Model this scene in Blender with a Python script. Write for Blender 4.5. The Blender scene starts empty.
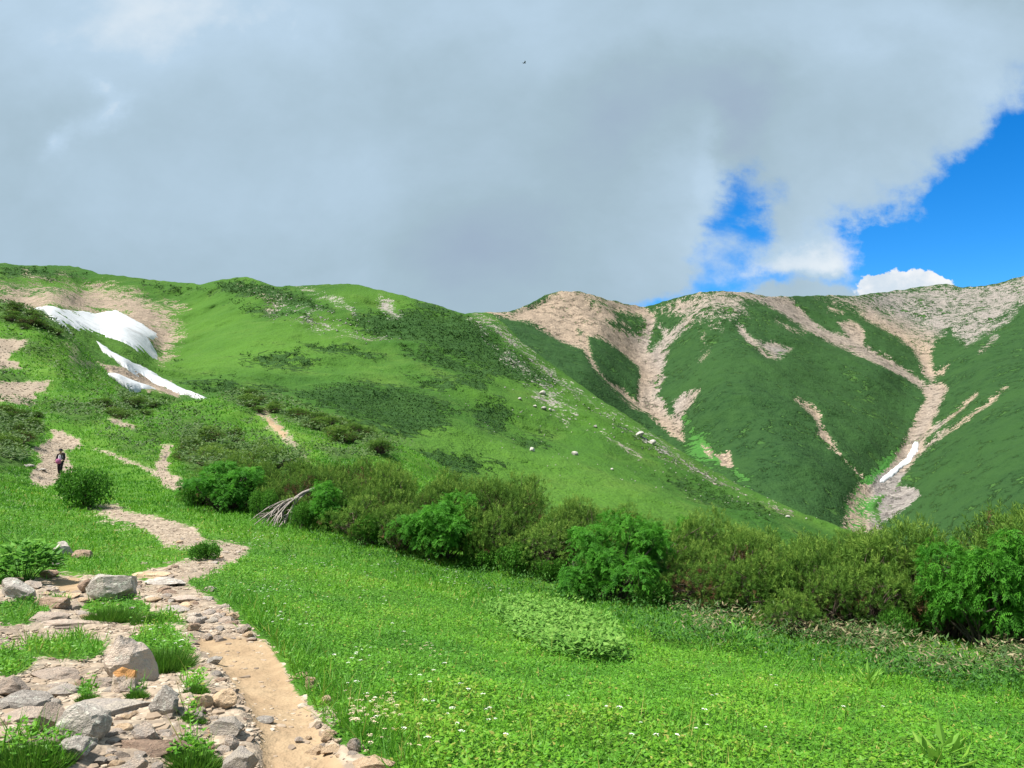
import bpy, bmesh, math, random
import numpy as np
from mathutils import Vector, Matrix

random.seed(7)
RNG = np.random.default_rng(11)
SC = bpy.context.scene
COL = SC.collection

# ------------------------------------------------------------------ camera geometry
FPX = 773.0                 # focal length in pixels of a 1024 wide frame
PITCH = math.atan(46 / FPX)
EYE = 1.65
CP, SP = math.cos(PITCH), math.sin(PITCH)


def ray(px, py):
    """pixel -> (X/Y, (Z-EYE)/Y): the direction that pixel looks along, used to survey the terrain."""
    u = (np.asarray(px, float) - 512) / FPX
    w = (384 - np.asarray(py, float)) / FPX
    dy = CP - w * SP
    return u / dy, (SP + w * CP) / dy


def at(px, py, Y):
    a, s = ray(px, py)
    Y = np.asarray(Y, float)
    return np.stack([a * Y, Y + 0 * a, EYE + s * Y], -1)


def proj(P):
    P = np.asarray(P, float)
    X, Y, Z = P[..., 0], P[..., 1], P[..., 2] - EYE
    d = np.maximum(Y * CP + Z * SP, 1e-3)
    w = (-Y * SP + Z * CP) / d
    return 512 + FPX * X / d, 384 - FPX * w


# ------------------------------------------------------------------ numeric helpers
def tps_fit(C, v, lam=1e-6):
    n, d = C.shape
    r = np.linalg.norm(C[:, None] - C[None], axis=2)
    K = np.where(r > 0, r * r * np.log(r + 1e-12), 0) + lam * np.eye(n)
    P = np.hstack([np.ones((n, 1)), C])
    A = np.zeros((n + d + 1,) * 2)
    A[:n, :n] = K
    A[:n, n:] = P
    A[n:, :n] = P.T
    w = np.linalg.solve(A, np.concatenate([v, np.zeros(d + 1)]))
    return C, w


def tps_eval(fit, Q):
    C, w = fit
    n = len(C)
    out = np.empty(len(Q))
    for i in range(0, len(Q), 60000):
        q = Q[i:i + 60000]
        r2 = ((q[:, None] - C[None]) ** 2).sum(2)
        out[i:i + 60000] = (0.5 * r2 * np.log(r2 + 1e-20)) @ w[:n] + w[n] + q @ w[n + 1:]
    return out


_perm = np.random.default_rng(3).permutation(512)
_perm = np.concatenate([_perm, _perm, _perm])
_ga = np.random.default_rng(4).uniform(0, 2 * np.pi, 512)
_gx, _gy = np.cos(_ga), np.sin(_ga)


def noise2(x, y):
    x = np.asarray(x, float); y = np.asarray(y, float)
    xi = np.floor(x).astype(int); yi = np.floor(y).astype(int)
    xf, yf = x - xi, y - yi

    def g(i, j, fx, fy):
        h = _perm[(_perm[(xi + i) & 511] + yi + j) & 511]
        return _gx[h] * fx + _gy[h] * fy
    u = xf ** 3 * (xf * (xf * 6 - 15) + 10); v = yf ** 3 * (yf * (yf * 6 - 15) + 10)
    a = g(0, 0, xf, yf) * (1 - u) + g(1, 0, xf - 1, yf) * u
    b = g(0, 1, xf, yf - 1) * (1 - u) + g(1, 1, xf - 1, yf - 1) * u
    return (a * (1 - v) + b * v) * 1.5


def fbm(x, y, octaves=4, gain=.5):
    s = 0; a = 1; f = 1
    for k in range(octaves):
        s = s + a * noise2(x * f + 17.3 * k, y * f - 9.1 * k)
        a *= gain; f *= 2.03
    return s


def sdist(poly, x, y):
    """signed distance in pixels to a polygon, positive inside."""
    p = np.asarray(poly, float)
    d = np.full(x.shape, 1e9); ins = np.zeros(x.shape, bool)
    for i in range(len(p)):
        ax, ay = p[i]; bx, by = p[(i + 1) % len(p)]
        ex, ey = bx - ax, by - ay
        t = np.clip(((x - ax) * ex + (y - ay) * ey) / (ex * ex + ey * ey + 1e-9), 0, 1)
        d = np.minimum(d, (x - ax - t * ex) ** 2 + (y - ay - t * ey) ** 2)
        if ay != by:
            c = (ay > y) != (by > y)
            ins ^= c & (x < (bx - ax) * (y - ay) / (by - ay) + ax)
    d = np.sqrt(d)
    return np.where(ins, d, -d)


def ldist(line, x, y):
    """half-width minus distance to a polyline whose points are (x, y, half-width)."""
    d = np.full(x.shape, -1e9)
    for (ax, ay, aw), (bx, by, bw) in zip(line[:-1], line[1:]):
        ex, ey = bx - ax, by - ay
        t = np.clip(((x - ax) * ex + (y - ay) * ey) / (ex * ex + ey * ey + 1e-9), 0, 1)
        d = np.maximum(d, aw + t * (bw - aw) - np.hypot(x - ax - t * ex, y - ay - t * ey))
    return d


def zones(lst, x, y, soft=3.0):
    """union of zones -> 0..1; each zone is (kind, points, strength, softness)."""
    out = np.zeros(x.shape)
    for z in lst:
        kind, pts, st = z[0], z[1], z[2] if len(z) > 2 else 1.0
        sf = (z[3] if len(z) > 3 else soft) * 1.5
        P = np.asarray([q[:2] for q in pts], float)
        pad = 12 + sf * 2
        m = (x > P[:, 0].min() - pad) & (x < P[:, 0].max() + pad) & (y > P[:, 1].min() - pad) & (y < P[:, 1].max() + pad)
        if not m.any():
            continue
        d = sdist(pts, x[m], y[m]) if kind in 'pn' else ldist(pts, x[m], y[m])
        v = np.clip(.5 + d / (2 * sf), 0, 1)
        if kind == 'n':           # hole in the zones so far
            out[m] = np.minimum(out[m], 1 - v * st)
        else:
            out[m] = np.maximum(out[m], v * st)
    return out


# ------------------------------------------------------------------ objects
def tag(o, label=None, cat=None, group=None, kind=None):
    if label: o['label'] = label
    if cat: o['category'] = cat
    if group: o['group'] = group
    if kind: o['kind'] = kind
    return o


def link(o, parent=None):
    COL.objects.link(o)
    if parent: o.parent = parent
    return o


def empty(name, loc=(0, 0, 0), rz=0.0):
    o = bpy.data.objects.new(name, None)
    o.empty_display_size = .1
    o.location = loc; o.rotation_euler = (0, 0, rz)
    return link(o)


def mesh_np(name, verts, faces, mat, attrs=None, smooth=True):
    me = bpy.data.meshes.new(name)
    verts = np.ascontiguousarray(verts, np.float32); faces = np.ascontiguousarray(faces, np.int32)
    n, k = faces.shape
    me.vertices.add(len(verts)); me.vertices.foreach_set('co', verts.ravel())
    me.loops.add(n * k); me.loops.foreach_set('vertex_index', faces.ravel())
    me.polygons.add(n)
    me.polygons.foreach_set('loop_start', np.arange(0, n * k, k, dtype=np.int32))
    me.polygons.foreach_set('use_smooth', np.full(n, smooth))
    for an, av in (attrs or {}).items():
        a = me.attributes.new(an, 'FLOAT', 'POINT')
        a.data.foreach_set('value', np.ascontiguousarray(av, np.float32))
    me.update(calc_edges=True)
    me.materials.append(mat)
    return me


def obj(name, me, parent=None):
    o = bpy.data.objects.new(name, me)
    return link(o, parent)


def bm_mesh(name, bm, mat, smooth=False):
    me = bpy.data.meshes.new(name)
    bm.to_mesh(me); bm.free()
    for p in me.polygons: p.use_smooth = smooth
    me.materials.append(mat)
    return me


def leaf_mesh(name, C, L, W, mat, tint, fold=0.18, smooth=False):
    """many leaves in one mesh: each a rhombus from base C along L, as wide as W, creased a little."""
    n = len(C)
    N = np.cross(L, W)
    ln = np.linalg.norm(N, axis=1, keepdims=True) + 1e-12
    N = N / ln * np.linalg.norm(W, axis=1, keepdims=True) * fold
    V = np.empty((n, 4, 3))
    V[:, 0] = C; V[:, 1] = C + L * .45 + W * .5 + N; V[:, 2] = C + L; V[:, 3] = C + L * .45 - W * .5 + N
    F = np.arange(n * 4).reshape(n, 4)
    return mesh_np(name, V.reshape(-1, 3), F, mat, {'tint': np.repeat(tint, 4)}, smooth=smooth)


def unit(v):
    return v / (np.linalg.norm(v, axis=-1, keepdims=True) + 1e-12)


def rand_dirs(n, rng, up=0.0):
    v = rng.normal(size=(n, 3)); v[:, 2] += up
    return unit(v)


def perp(L, rng):
    r = rng.normal(size=L.shape)
    return unit(np.cross(L, r))


def tubes(paths, sides=5):
    """paths: list of (points (k,3), radii (k,)) -> verts, quad faces"""
    V = []; F = []; off = 0
    ang = np.linspace(0, 2 * np.pi, sides, endpoint=False)
    for P, R in paths:
        P = np.asarray(P, float); R = np.asarray(R, float)
        T = np.gradient(P, axis=0); T = unit(T)
        ref = np.array([0, 0, 1.]) if abs(T[0, 2]) < .8 else np.array([1., 0, 0])
        A = unit(np.cross(T, ref)); B = np.cross(T, A)
        ring = P[:, None] + R[:, None, None] * (np.cos(ang)[None, :, None] * A[:, None] + np.sin(ang)[None, :, None] * B[:, None])
        k = len(P)
        V.append(ring.reshape(-1, 3))
        i = np.arange(k - 1)[:, None] * sides + np.arange(sides)[None]
        j = np.arange(k - 1)[:, None] * sides + (np.arange(sides)[None] + 1) % sides
        F.append(np.stack([i, j, j + sides, i + sides], -1).reshape(-1, 4) + off)
        off += k * sides
    return np.concatenate(V), np.concatenate(F)


# ------------------------------------------------------------------ shader node helper
class NT:
    def __init__(self, tree): self.t = tree; self.x = 0

    def new(self, typ, **kw):
        n = self.t.nodes.new(typ)
        for k, v in kw.items(): setattr(n, k, v)
        return n

    def put(self, sock, v):
        if isinstance(v, bpy.types.NodeSocket): self.t.links.new(v, sock)
        else: sock.default_value = v

    def math(self, op, a, b=0.0, clamp=False):
        n = self.new('ShaderNodeMath', operation=op, use_clamp=clamp)
        self.put(n.inputs[0], a); self.put(n.inputs[1], b)
        return n.outputs[0]

    def mix(self, f, a, b, mode='MIX'):
        n = self.new('ShaderNodeMix', data_type='RGBA', blend_type=mode)
        self.put(n.inputs[0], f)
        self.put(n.inputs[6], tuple(a) + (1,) if isinstance(a, tuple) and len(a) == 3 else a)
        self.put(n.inputs[7], tuple(b) + (1,) if isinstance(b, tuple) and len(b) == 3 else b)
        return n.outputs[2]

    def step(self, v, lo, hi, a=0.0, b=1.0):
        n = self.new('ShaderNodeMapRange', interpolation_type='SMOOTHSTEP')
        self.put(n.inputs[0], v); self.put(n.inputs[1], lo); self.put(n.inputs[2], hi)
        self.put(n.inputs[3], a); self.put(n.inputs[4], b)
        return n.outputs[0]

    def noise(self, vec, scale, detail=4.0, rough=.55, out=0, dist=0.0):
        n = self.new('ShaderNodeTexNoise')
        self.put(n.inputs['Vector'], vec); self.put(n.inputs['Scale'], scale)
        self.put(n.inputs['Detail'], detail); self.put(n.inputs['Roughness'], rough); self.put(n.inputs['Distortion'], dist)
        return n.outputs[out]

    def attr(self, name):
        n = self.new('ShaderNodeAttribute', attribute_name=name)
        return n.outputs['Fac']

    def bump(self, h, dist, strength=1.0, normal=None):
        n = self.new('ShaderNodeBump')
        self.put(n.inputs['Height'], h); n.inputs['Distance'].default_value = dist; n.inputs['Strength'].default_value = strength
        if normal is not None: self.put(n.inputs['Normal'], normal)
        return n.outputs[0]


def new_mat(name):
    m = bpy.data.materials.new(name); m.use_nodes = True
    t = m.node_tree
    b = t.nodes['Principled BSDF']
    b.inputs['Roughness'].default_value = .9
    b.inputs['Specular IOR Level'].default_value = .2
    return m, NT(t), b


def plain_mat(name, col, rough=.8, var=.25, scale=8.0, spec=.2):
    m, n, b = new_mat(name)
    co = n.new('ShaderNodeTexCoord').outputs['Object']
    f = n.noise(co, scale)
    dark = tuple(c * (1 - var) for c in col); lite = tuple(min(1, c * (1 + var)) for c in col)
    n.put(b.inputs['Base Color'], n.mix(n.step(f, .3, .7), dark, lite))
    b.inputs['Roughness'].default_value = rough; b.inputs['Specular IOR Level'].default_value = spec
    return m


def leaf_mat(name, cols, trans=.35, rough=.55, spec=.25, world_var=0.0, pos=None):
    """cols: dark, middle, light leaf colours spread over the tint attribute (0..1)."""
    m, n, b = new_mat(name)
    t = n.attr('tint')
    oi = n.new('ShaderNodeObjectInfo').outputs['Random']
    t2 = n.math('ADD', t, n.math('MULTIPLY', n.math('SUBTRACT', oi, .5), world_var))
    r = n.new('ShaderNodeValToRGB')
    e = r.color_ramp.elements
    e[0].position = 0; e[0].color = cols[0] + (1,)
    e[1].position = 1; e[1].color = cols[-1] + (1,)
    for i, c in enumerate(cols[1:-1]):
        q = e.new(pos[i + 1] if pos else (i + 1) / (len(cols) - 1)); q.color = c + (1,)
    n.put(r.inputs[0], t2)
    n.put(b.inputs['Base Color'], r.outputs[0])
    b.inputs['Roughness'].default_value = rough; b.inputs['Specular IOR Level'].default_value = spec
    tr = n.new('ShaderNodeBsdfTranslucent'); n.put(tr.inputs[0], r.outputs[0])
    mx = n.new('ShaderNodeMixShader'); mx.inputs[0].default_value = trans
    n.put(mx.inputs[1], b.outputs[0]); n.put(mx.inputs[2], tr.outputs[0])
    n.put(n.t.nodes['Material Output'].inputs[0], mx.outputs[0])
    return m
# ================================================================== terrain materials
GREEN = dict(a=(.050, .130, .016), b=(.085, .190, .022), c=(.120, .200, .030), dark=(.022, .066, .016), dark2=(.036, .085, .018))


def terrain_mat(name, s, gr, scree_a=(.46, .36, .28), scree_b=(.30, .25, .22), grey_a=(.34, .32, .30), grey_b=(.22, .21, .215),
                soil_a=(.42, .28, .17), soil_b=(.56, .40, .26), bump=1.0, mott=.8, fine=1.2, base_specks=.25):
    m, n, b = new_mat(name)
    co = n.new('ShaderNodeTexCoord').outputs['Object']
    n1 = n.noise(co, 1 / (s * 30), 3)
    n2 = n.noise(co, 1 / (s * 5), 4, .6)
    n3 = n.noise(co, 1 / s, 5, .65)
    n4 = n.noise(co, 1 / (s * .25), 3, .6)
    g = n.mix(n.step(n1, .35, .65), gr['a'], gr['b'])
    g = n.mix(n.step(n2, .45, .75), g, gr['c'])
    g = n.mix(n.attr('pale'), g, gr.get('pale', (.11, .25, .03)))
    dk = n.mix(n.step(n3, .35, .65), gr['dark'], gr['dark2'])
    dk = n.mix(n.math('MULTIPLY', n.step(n2, .42, .68), .55), dk, gr.get('dark3', gr['dark2']))
    dk = n.mix(n.math('MULTIPLY', n.step(n1, .4, .62), .45), dk, gr.get('dark3', gr['dark2']))
    g = n.mix(n.math('MULTIPLY', n.step(n4, .4, .75), .42), g, dk)
    nz = n.math('ADD', n.math('MULTIPLY', n.math('SUBTRACT', n2, .5), 1.5), n.math('MULTIPLY', n.math('SUBTRACT', n3, .5), 2.2))
    df = n.step(n.math('ADD', n.attr('dark'), n.math('MULTIPLY', nz, mott)), .42, .58)
    g = n.mix(df, g, dk)
    sc_t = n.mix(n.step(n3, .35, .68), scree_b, scree_a)
    sc_g = n.mix(n.step(n3, .35, .68), grey_b, grey_a)
    sc = n.mix(n.attr('grey'), sc_t, sc_g)
    sc = n.mix(n.step(n4, .35, .72), n.mix(.45, sc, (.12, .10, .09)), sc)
    sc = n.mix(n.step(n4, .62, .78), sc, n.mix(.5, sc, (.72, .66, .58)))
    lim = n.math('MINIMUM', n.math('ADD', n.math('MULTIPLY', n.attr('scree'), 4.0), base_specks), 1.0)
    sf = n.step(n.math('ADD', n.attr('scree'), n.math('MULTIPLY', n.math('MULTIPLY', n.math('ADD', nz, n.math('MULTIPLY', n.math('SUBTRACT', n4, .5), fine)), mott), lim)), .44, .56)
    g = n.mix(sf, g, sc)
    so = n.mix(n.step(n3, .3, .7), soil_a, soil_b)
    so = n.mix(n.step(n2, .35, .75), so, n.mix(.4, so, soil_a))
    of = n.step(n.math('ADD', n.attr('soil'), n.math('MULTIPLY', nz, .35)), .4, .6)
    g = n.mix(of, g, so)
    n.put(b.inputs['Base Color'], g)
    b.inputs['Roughness'].default_value = .95; b.inputs['Specular IOR Level'].default_value = .08
    h = n.math('ADD', n.math('MULTIPLY', n3, .8), n.math('MULTIPLY', n4, .3))
    h = n.math('ADD', h, n.math('MULTIPLY', df, .8))
    n.put(b.inputs['Normal'], n.bump(h, s * .5 * bump, .8))
    return m


ATT = ('scree', 'soil', 'dark', 'grey', 'pale')

# ================================================================== near ground: foreground, meadow, trail slope up to its crest
NC = [  # px, py, distance forward
    (300, 768, 3.6), (700, 768, 4.25), (1000, 768, 4.8), (10, 768, 3.2), (150, 768, 3.35), (500, 768, 3.9),
    (250, 640, 7.0), (150, 590, 10.), (230, 555, 15.), (130, 510, 24.), (60, 476, 50.), (45, 440, 75.), (20, 395, 118.),
    (30, 383, 128.), (8, 342, 172.), (0, 303, 215.), (300, 700, 4.9), (180, 690, 4.8),
    (1000, 660, 12.), (800, 640, 13.), (700, 610, 15.), (600, 592, 16.5), (480, 570, 18.2), (400, 550, 19.8), (300, 525, 22.5),
    (230, 513, 25.), (190, 500, 30.), (600, 700, 6.0), (800, 700, 7.0), (1000, 700, 8.2), (450, 640, 9.3), (400, 600, 12.2),
    (300, 560, 16.5), (350, 700, 5.15), (500, 650, 9.0), (700, 650, 10.0), (10, 700, 4.6), (10, 640, 6.8), (20, 572, 12.), (100, 562, 13.),
    (30, 520, 20.), (100, 500, 27.), (10, 470, 38.), (10, 430, 66.), (40, 497, 29.),
    (60, 420, 92.), (60, 380, 135.), (45, 317, 205.), (75, 341, 196.), (93, 377, 186.), (158, 409, 176.), (213, 416, 170.), (238, 396, 166.),
    (262, 394, 160.), (300, 412, 150.), (345, 429, 140.), (400, 453, 125.), (432, 464, 112.),
    (165, 462, 62.), (110, 440, 80.), (120, 415, 115.), (200, 440, 88.), (280, 428, 104.), (250, 470, 50.), (210, 470, 55.), (330, 455, 78.),
    (160, 480, 46.), (120, 470, 52.), (330, 490, 36.), (400, 480, 48.)]
NX = [  # hidden or off-frame points: lateral slope a, distance, height
    (-.9, 4, .6), (-.9, 12, .6), (-.9, 40, 3.), (-.9, 90, 9.), (-.9, 160, 30.), (.95, 5, -1.), (.95, 9, -2.0), (.95, 14, -3.2), (.95, 30, -7), (.95, 80, -28),
    (.95, 200, -75), (.62, 20, -2.75), (.62, 40, -8), (.62, 80, -24), (.4, 20, -2.55), (.4, 40, -6.5), (.4, 80, -22), (.2, 22, -2.0), (.2, 40, -4.0), (.2, 80, -15),
    (.05, 26, -1.6), (.05, 45, -4.0), (.05, 80, -14), (.05, 150, -35), (.6, 200, -65), (.3, 200, -52),
    (-.15, 165, -9), (-.15, 200, -18), (-.33, 205, 0), (-.42, 230, 4), (-.5, 240, 12), (-.62, 260, 22), (-.75, 220, 34), (-.05, 160, -20),
    (0, 1.0, 0.02), (-1.5, 1.0, .25), (1.5, 1., -.5), (-1.2, 250, 60), (1.2, 260, -100)]
_C = at([c[0] for c in NC], [c[1] for c in NC], [c[2] for c in NC])
_H = np.array([(a * Y, Y, z) for a, Y, z in NX])
_A = np.concatenate([_C, _H])
AP = 6.0


def _uv(X, Y):
    R = np.maximum(Y + AP, 1.0)
    return np.stack([X / R, .45 * np.log(R)], -1), R


_q, _R = _uv(_A[:, 0], _A[:, 1])
NFIT = tps_fit(_q, (_A[:, 2] - EYE) / _R, lam=2e-4)


def ground_base(X, Y):
    X = np.asarray(X, float); Y = np.asarray(Y, float)
    q, R = _uv(X.ravel(), Y.ravel())
    return (EYE + tps_eval(NFIT, q) * R).reshape(X.shape)


def ground(X, Y):
    """height of the near ground."""
    X = np.asarray(X, float); Y = np.asarray(Y, float)
    z = ground_base(X, Y)
    amp = np.clip((Y + AP) / 60, .0, 2.0)
    z = z + .05 * fbm(X / 1.3, Y / 1.3, 3) + amp * .32 * fbm(X / 9 + 40, Y / 9, 4)
    z = z + np.clip((Y - 35) / 60, 0, 1) * np.clip((215 - Y) / 60, .25, 1) * (.8 * fbm(X / 15 + 3, Y / 26 + 9, 3) + .35 * fbm(X / 5, Y / 8, 2))
    return z


_Ys = np.exp(np.linspace(np.log(2.2), np.log(260), 900))


def hit(px, py):
    """survey: the ground point a pixel looks at -> (X, Y, Z)."""
    a, s = ray(px, py)
    z = ground(a * _Ys, _Ys) - (EYE + s * _Ys)
    k = np.argmax(z > 0)
    if z[k] <= 0: k = len(_Ys) - 1
    if k > 0:
        t = z[k - 1] / (z[k - 1] - z[k] + 1e-12)
        Y = _Ys[k - 1] + t * (_Ys[k] - _Ys[k - 1])
    else:
        Y = _Ys[0]
    return np.array([a * Y, Y, float(ground(np.array([a * Y]), np.array([Y]))[0])])


TUFTS = [  # grassy islands in the stony ground (px, py, half-width, half-height)
    (18, 612, 40, 17), (70, 648, 46, 15), (120, 608, 38, 17), (161, 648, 34, 26), (10, 662, 26, 18), (36, 755, 52, 24), (194, 757, 25, 20),
    (195, 686, 14, 7), (192, 716, 13, 8), (87, 693, 10, 7), (135, 691, 9, 7), (175, 618, 25, 9), (188, 612, 16, 10), (60, 600, 12, 6), (120, 575, 16, 8)]


def ell(cx, cy, rx, ry, k=14, seed=0):
    r = random.Random(int(cx * 31 + cy * 7 + seed))
    return [(cx + rx * (1 + r.uniform(-.22, .22)) * math.cos(2 * math.pi * i / k), cy + ry * (1 + r.uniform(-.22, .22)) * math.sin(2 * math.pi * i / k)) for i in range(k)]


N_SCREE = [
    ('p', [(-80, 590), (20, 584), (62, 574), (140, 578), (152, 584), (180, 590), (215, 600), (240, 622), (268, 640), (282, 662), (298, 690), (318, 712), (340, 742), (392, 768), (392, 900), (-80, 900)], 1, 5),
    ] + [('n', ell(t[0], t[1], t[2] * .88, t[3] * .85), 1, 4) for t in TUFTS] + [
    ('p', [(150, 584), (175, 576), (205, 572), (232, 564), (252, 553), (248, 545), (225, 541), (205, 541), (198, 528), (165, 518), (135, 512), (112, 503), (95, 506), (112, 520), (128, 524), (150, 533), (163, 546), (185, 549), (205, 552), (190, 560), (150, 566), (140, 574)], .9, 4),
    ('l', [(222, 560, 7), (185, 572, 11), (160, 585, 12), (185, 602, 17), (225, 626, 18)], 1, 4),
    ('n', ell(205, 551, 16, 8), 1, 3),
    ('p', [(55, 497), (80, 500), (112, 503), (128, 520), (135, 534), (105, 530), (90, 520), (70, 510)], .52, 8),
    ('p', [(0, 535), (40, 540), (90, 548), (130, 552), (130, 566), (70, 566), (0, 560)], .38, 10),
    ('p', [(0, 495), (40, 498), (60, 505), (30, 512), (0, 510)], .40, 6),
    ('p', [(54, 429), (49, 439), (35, 448), (42, 462), (30, 473), (33, 483), (47, 488), (57, 482), (76, 471), (66, 458), (64, 452), (79, 448), (82, 441), (70, 434)], 1, 2.5),
    ('p', [(-30, 382), (50, 381), (47, 389), (34, 396), (32, 406), (5, 402), (-30, 402)], 1, 2.5),
    ('p', [(-30, 337), (28, 340), (30, 344), (13, 350), (9, 359), (20, 364), (20, 368), (-30, 370)], 1, 2.5),
    ('p', [(60, 343), (78, 338), (84, 356), (105, 362), (95, 372), (70, 366)], .5, 6),
    ('p', [(101, 415), (118, 418), (136, 426), (134, 431), (115, 425)], .8, 3),
    ('l', [(168, 448, 4), (164, 462, 6), (160, 470, 6), (168, 480, 8), (178, 486, 7)], .9, 3),
    ('l', [(96, 449, 2), (120, 458, 2.5), (150, 470, 2), (165, 480, 3)], .8, 2),
    ('l', [(262, 412, 4), (272, 424, 7), (288, 438, 5), (295, 450, 3), (308, 460, 2.5)], .8, 4),
    ('p', [(320, 700), (345, 715), (335, 728), (318, 716)], .6, 3)]
N_SOIL = [
    ('p', [(250, 900), (262, 735), (246, 702), (240, 690), (218, 662), (196, 641), (205, 631), (262, 636), (275, 650), (286, 671), (300, 692), (312, 712), (330, 745), (352, 768), (420, 900)], 1, 6),
    ('p', [(262, 412), (270, 418), (290, 436), (282, 438), (266, 424)], .9, 3),
    ('p', [(48, 578), (80, 574), (85, 590), (62, 596)], .8, 5)]
N_DARK = [
    ('p', [(178, 430), (200, 424), (238, 434), (250, 455), (300, 462), (300, 474), (215, 480), (185, 472)], 1, 10),
    ('p', [(225, 388), (262, 392), (300, 410), (345, 427), (402, 452), (396, 460), (330, 440), (290, 426), (250, 412), (222, 405)], .9, 10),
    ('p', [(88, 402), (130, 394), (166, 405), (150, 414), (120, 420), (95, 412)], .9, 12),
    ('p', [(-30, 406), (30, 410), (49, 432), (38, 446), (22, 450), (30, 472), (-30, 474)], .85, 10),
    ('p', [(-30, 300), (20, 298), (45, 310), (77, 338), (60, 342), (30, 326), (-30, 322)], .95, 10),
    ('p', [(-30, 370), (28, 376), (24, 384), (-30, 383)], .9, 8),
    ('p', [(35, 358), (60, 370), (95, 380), (90, 392), (50, 382)], .6, 14),
    ('p', [(170, 395), (215, 405), (240, 420), (215, 425), (180, 410)], .6, 14),
    ('p', [(60, 330), (80, 345), (82, 358), (62, 350)], .7, 12),
    ('p', [(95, 430), (140, 440), (175, 455), (150, 465), (115, 452)], .72, 10), ('p', [(0, 325), (50, 345), (62, 362), (30, 358), (0, 345)], .72, 8), ('p', [(150, 408), (200, 415), (230, 428), (180, 428)], .72, 8),
    ('p', [(130, 425), (180, 428), (175, 445), (140, 438)], .72, 8), ('p', [(245, 425), (275, 440), (290, 455), (255, 450)], .72, 8), ('p', [(40, 400), (90, 405), (110, 420), (80, 428), (50, 420)], .72, 8), ('p', [(300, 440), (360, 450), (390, 462), (330, 468)], .72, 8),
    ('p', [(-30, 470), (30, 475), (30, 490), (-30, 500)], .4, 8)]
N_PALE = [
    ('p', [(100, 428), (170, 455), (160, 470), (120, 455), (95, 445)], .5, 14),
    ('p', [(260, 425), (330, 448), (320, 462), (300, 455)], .6, 10),
    ('p', [(30, 350), (60, 350), (60, 375), (30, 372)], .6, 10)]


def nmask(X, Y, Z):
    """surface zones of the near ground at world points (sheltered points behind the thicket carry none)."""
    px, py = proj(np.stack([X, Y, Z], -1))
    hidden = (X > -10) & (Y > 35) & (X > -6 - (Y - 35) * .25)
    amp = np.clip(Y / 30, 1, 2.2)
    px, py = px + amp * 2.4 * fbm(X / np.maximum(Y, 3) * 90, np.log(np.maximum(Y, 1)) * 30, 3), py + 1.3 * fbm(X / np.maximum(Y, 3) * 80 + 50, np.log(np.maximum(Y, 1)) * 30, 3)
    px = np.where(hidden, -999, px)
    sc = zones(N_SCREE, px, py); so = zones(N_SOIL, px, py)
    dk = zones(N_DARK, px, py, 3); pl = zones(N_PALE, px, py)
    return sc, so, dk, pl


def surf(X, Y):
    """ground height including the trodden hollow of the trail."""
    X = np.asarray(X, float); Y = np.asarray(Y, float); Z = ground(X, Y)
    so = nmask(X, Y, Z)[1]
    return Z - .05 * so * np.clip(1.5 - Y / 40, 0, 1)


def build_ground():
    ap = np.concatenate([np.linspace(-1.5, -.78, 70), np.arange(-.775, .775, .0017), np.linspace(.78, 1.5, 70)])
    R = np.exp(np.arange(math.log(3.6), math.log(300), .0062))
    A, RR = np.meshgrid(ap, R)
    X, Y = A * RR, RR - AP
    Z = ground(X, Y)
    sc, so, dk, pl = nmask(X.ravel(), Y.ravel(), Z.ravel())
    Z = Z.ravel()
    # trodden soil lies a little lower than the turf; stony ground is rough
    rough = fbm(X.ravel() / .22, Y.ravel() / .22, 3)
    Z = Z - .05 * so * np.clip(1.5 - Y.ravel() / 40, 0, 1) + .022 * rough * np.clip(sc - so, 0, 1)
    nr, ncol = X.shape
    i = (np.arange(nr - 1)[:, None] * ncol + np.arange(ncol - 1)[None])
    F = np.stack([i, i + 1, i + ncol + 1, i + ncol], -1).reshape(-1, 4)
    V = np.stack([X.ravel(), Y.ravel(), Z], -1)
    fs = .25 * (so[F].sum(1)) > .5
    fy = Y.ravel()[F].mean(1) < 70
    path = ((sc[F].mean(1) > .62) | fs) & fy
    mat = terrain_mat('alpine turf and stony soil', .35, dict(a=(.045, .125, .014), b=(.065, .165, .016), c=(.09, .165, .024), dark=(.035, .080, .014), dark2=(.055, .115, .022), pale=(.13, .23, .035)),
                      scree_a=(.41, .335, .255), scree_b=(.28, .22, .165), soil_a=(.27, .19, .118), soil_b=(.36, .265, .168), mott=.55, bump=.35)
    grey = np.zeros(len(V))
    att = dict(zip(ATT, (sc, so, dk, grey, pl)))

    def sub(name, sel):
        f = F[sel]; idx = np.unique(f); re = np.zeros(len(V), int); re[idx] = np.arange(len(idx))
        return obj(name, mesh_np(name, V[idx], re[f], mat, {k: v[idx] for k, v in att.items()}))
    tag(sub('ground', ~path), 'green meadow floor and turf slope beside the hiking trail', kind='structure')
    tag(sub('path', path), 'tan dirt and stone hiking trail winding up the slope', kind='structure')


# ================================================================== hill and mountains: surveyed slopes
def curve(pts, x):
    p = np.asarray(pts, float)
    return np.interp(x, p[:, 0], p[:, 1])


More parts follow.
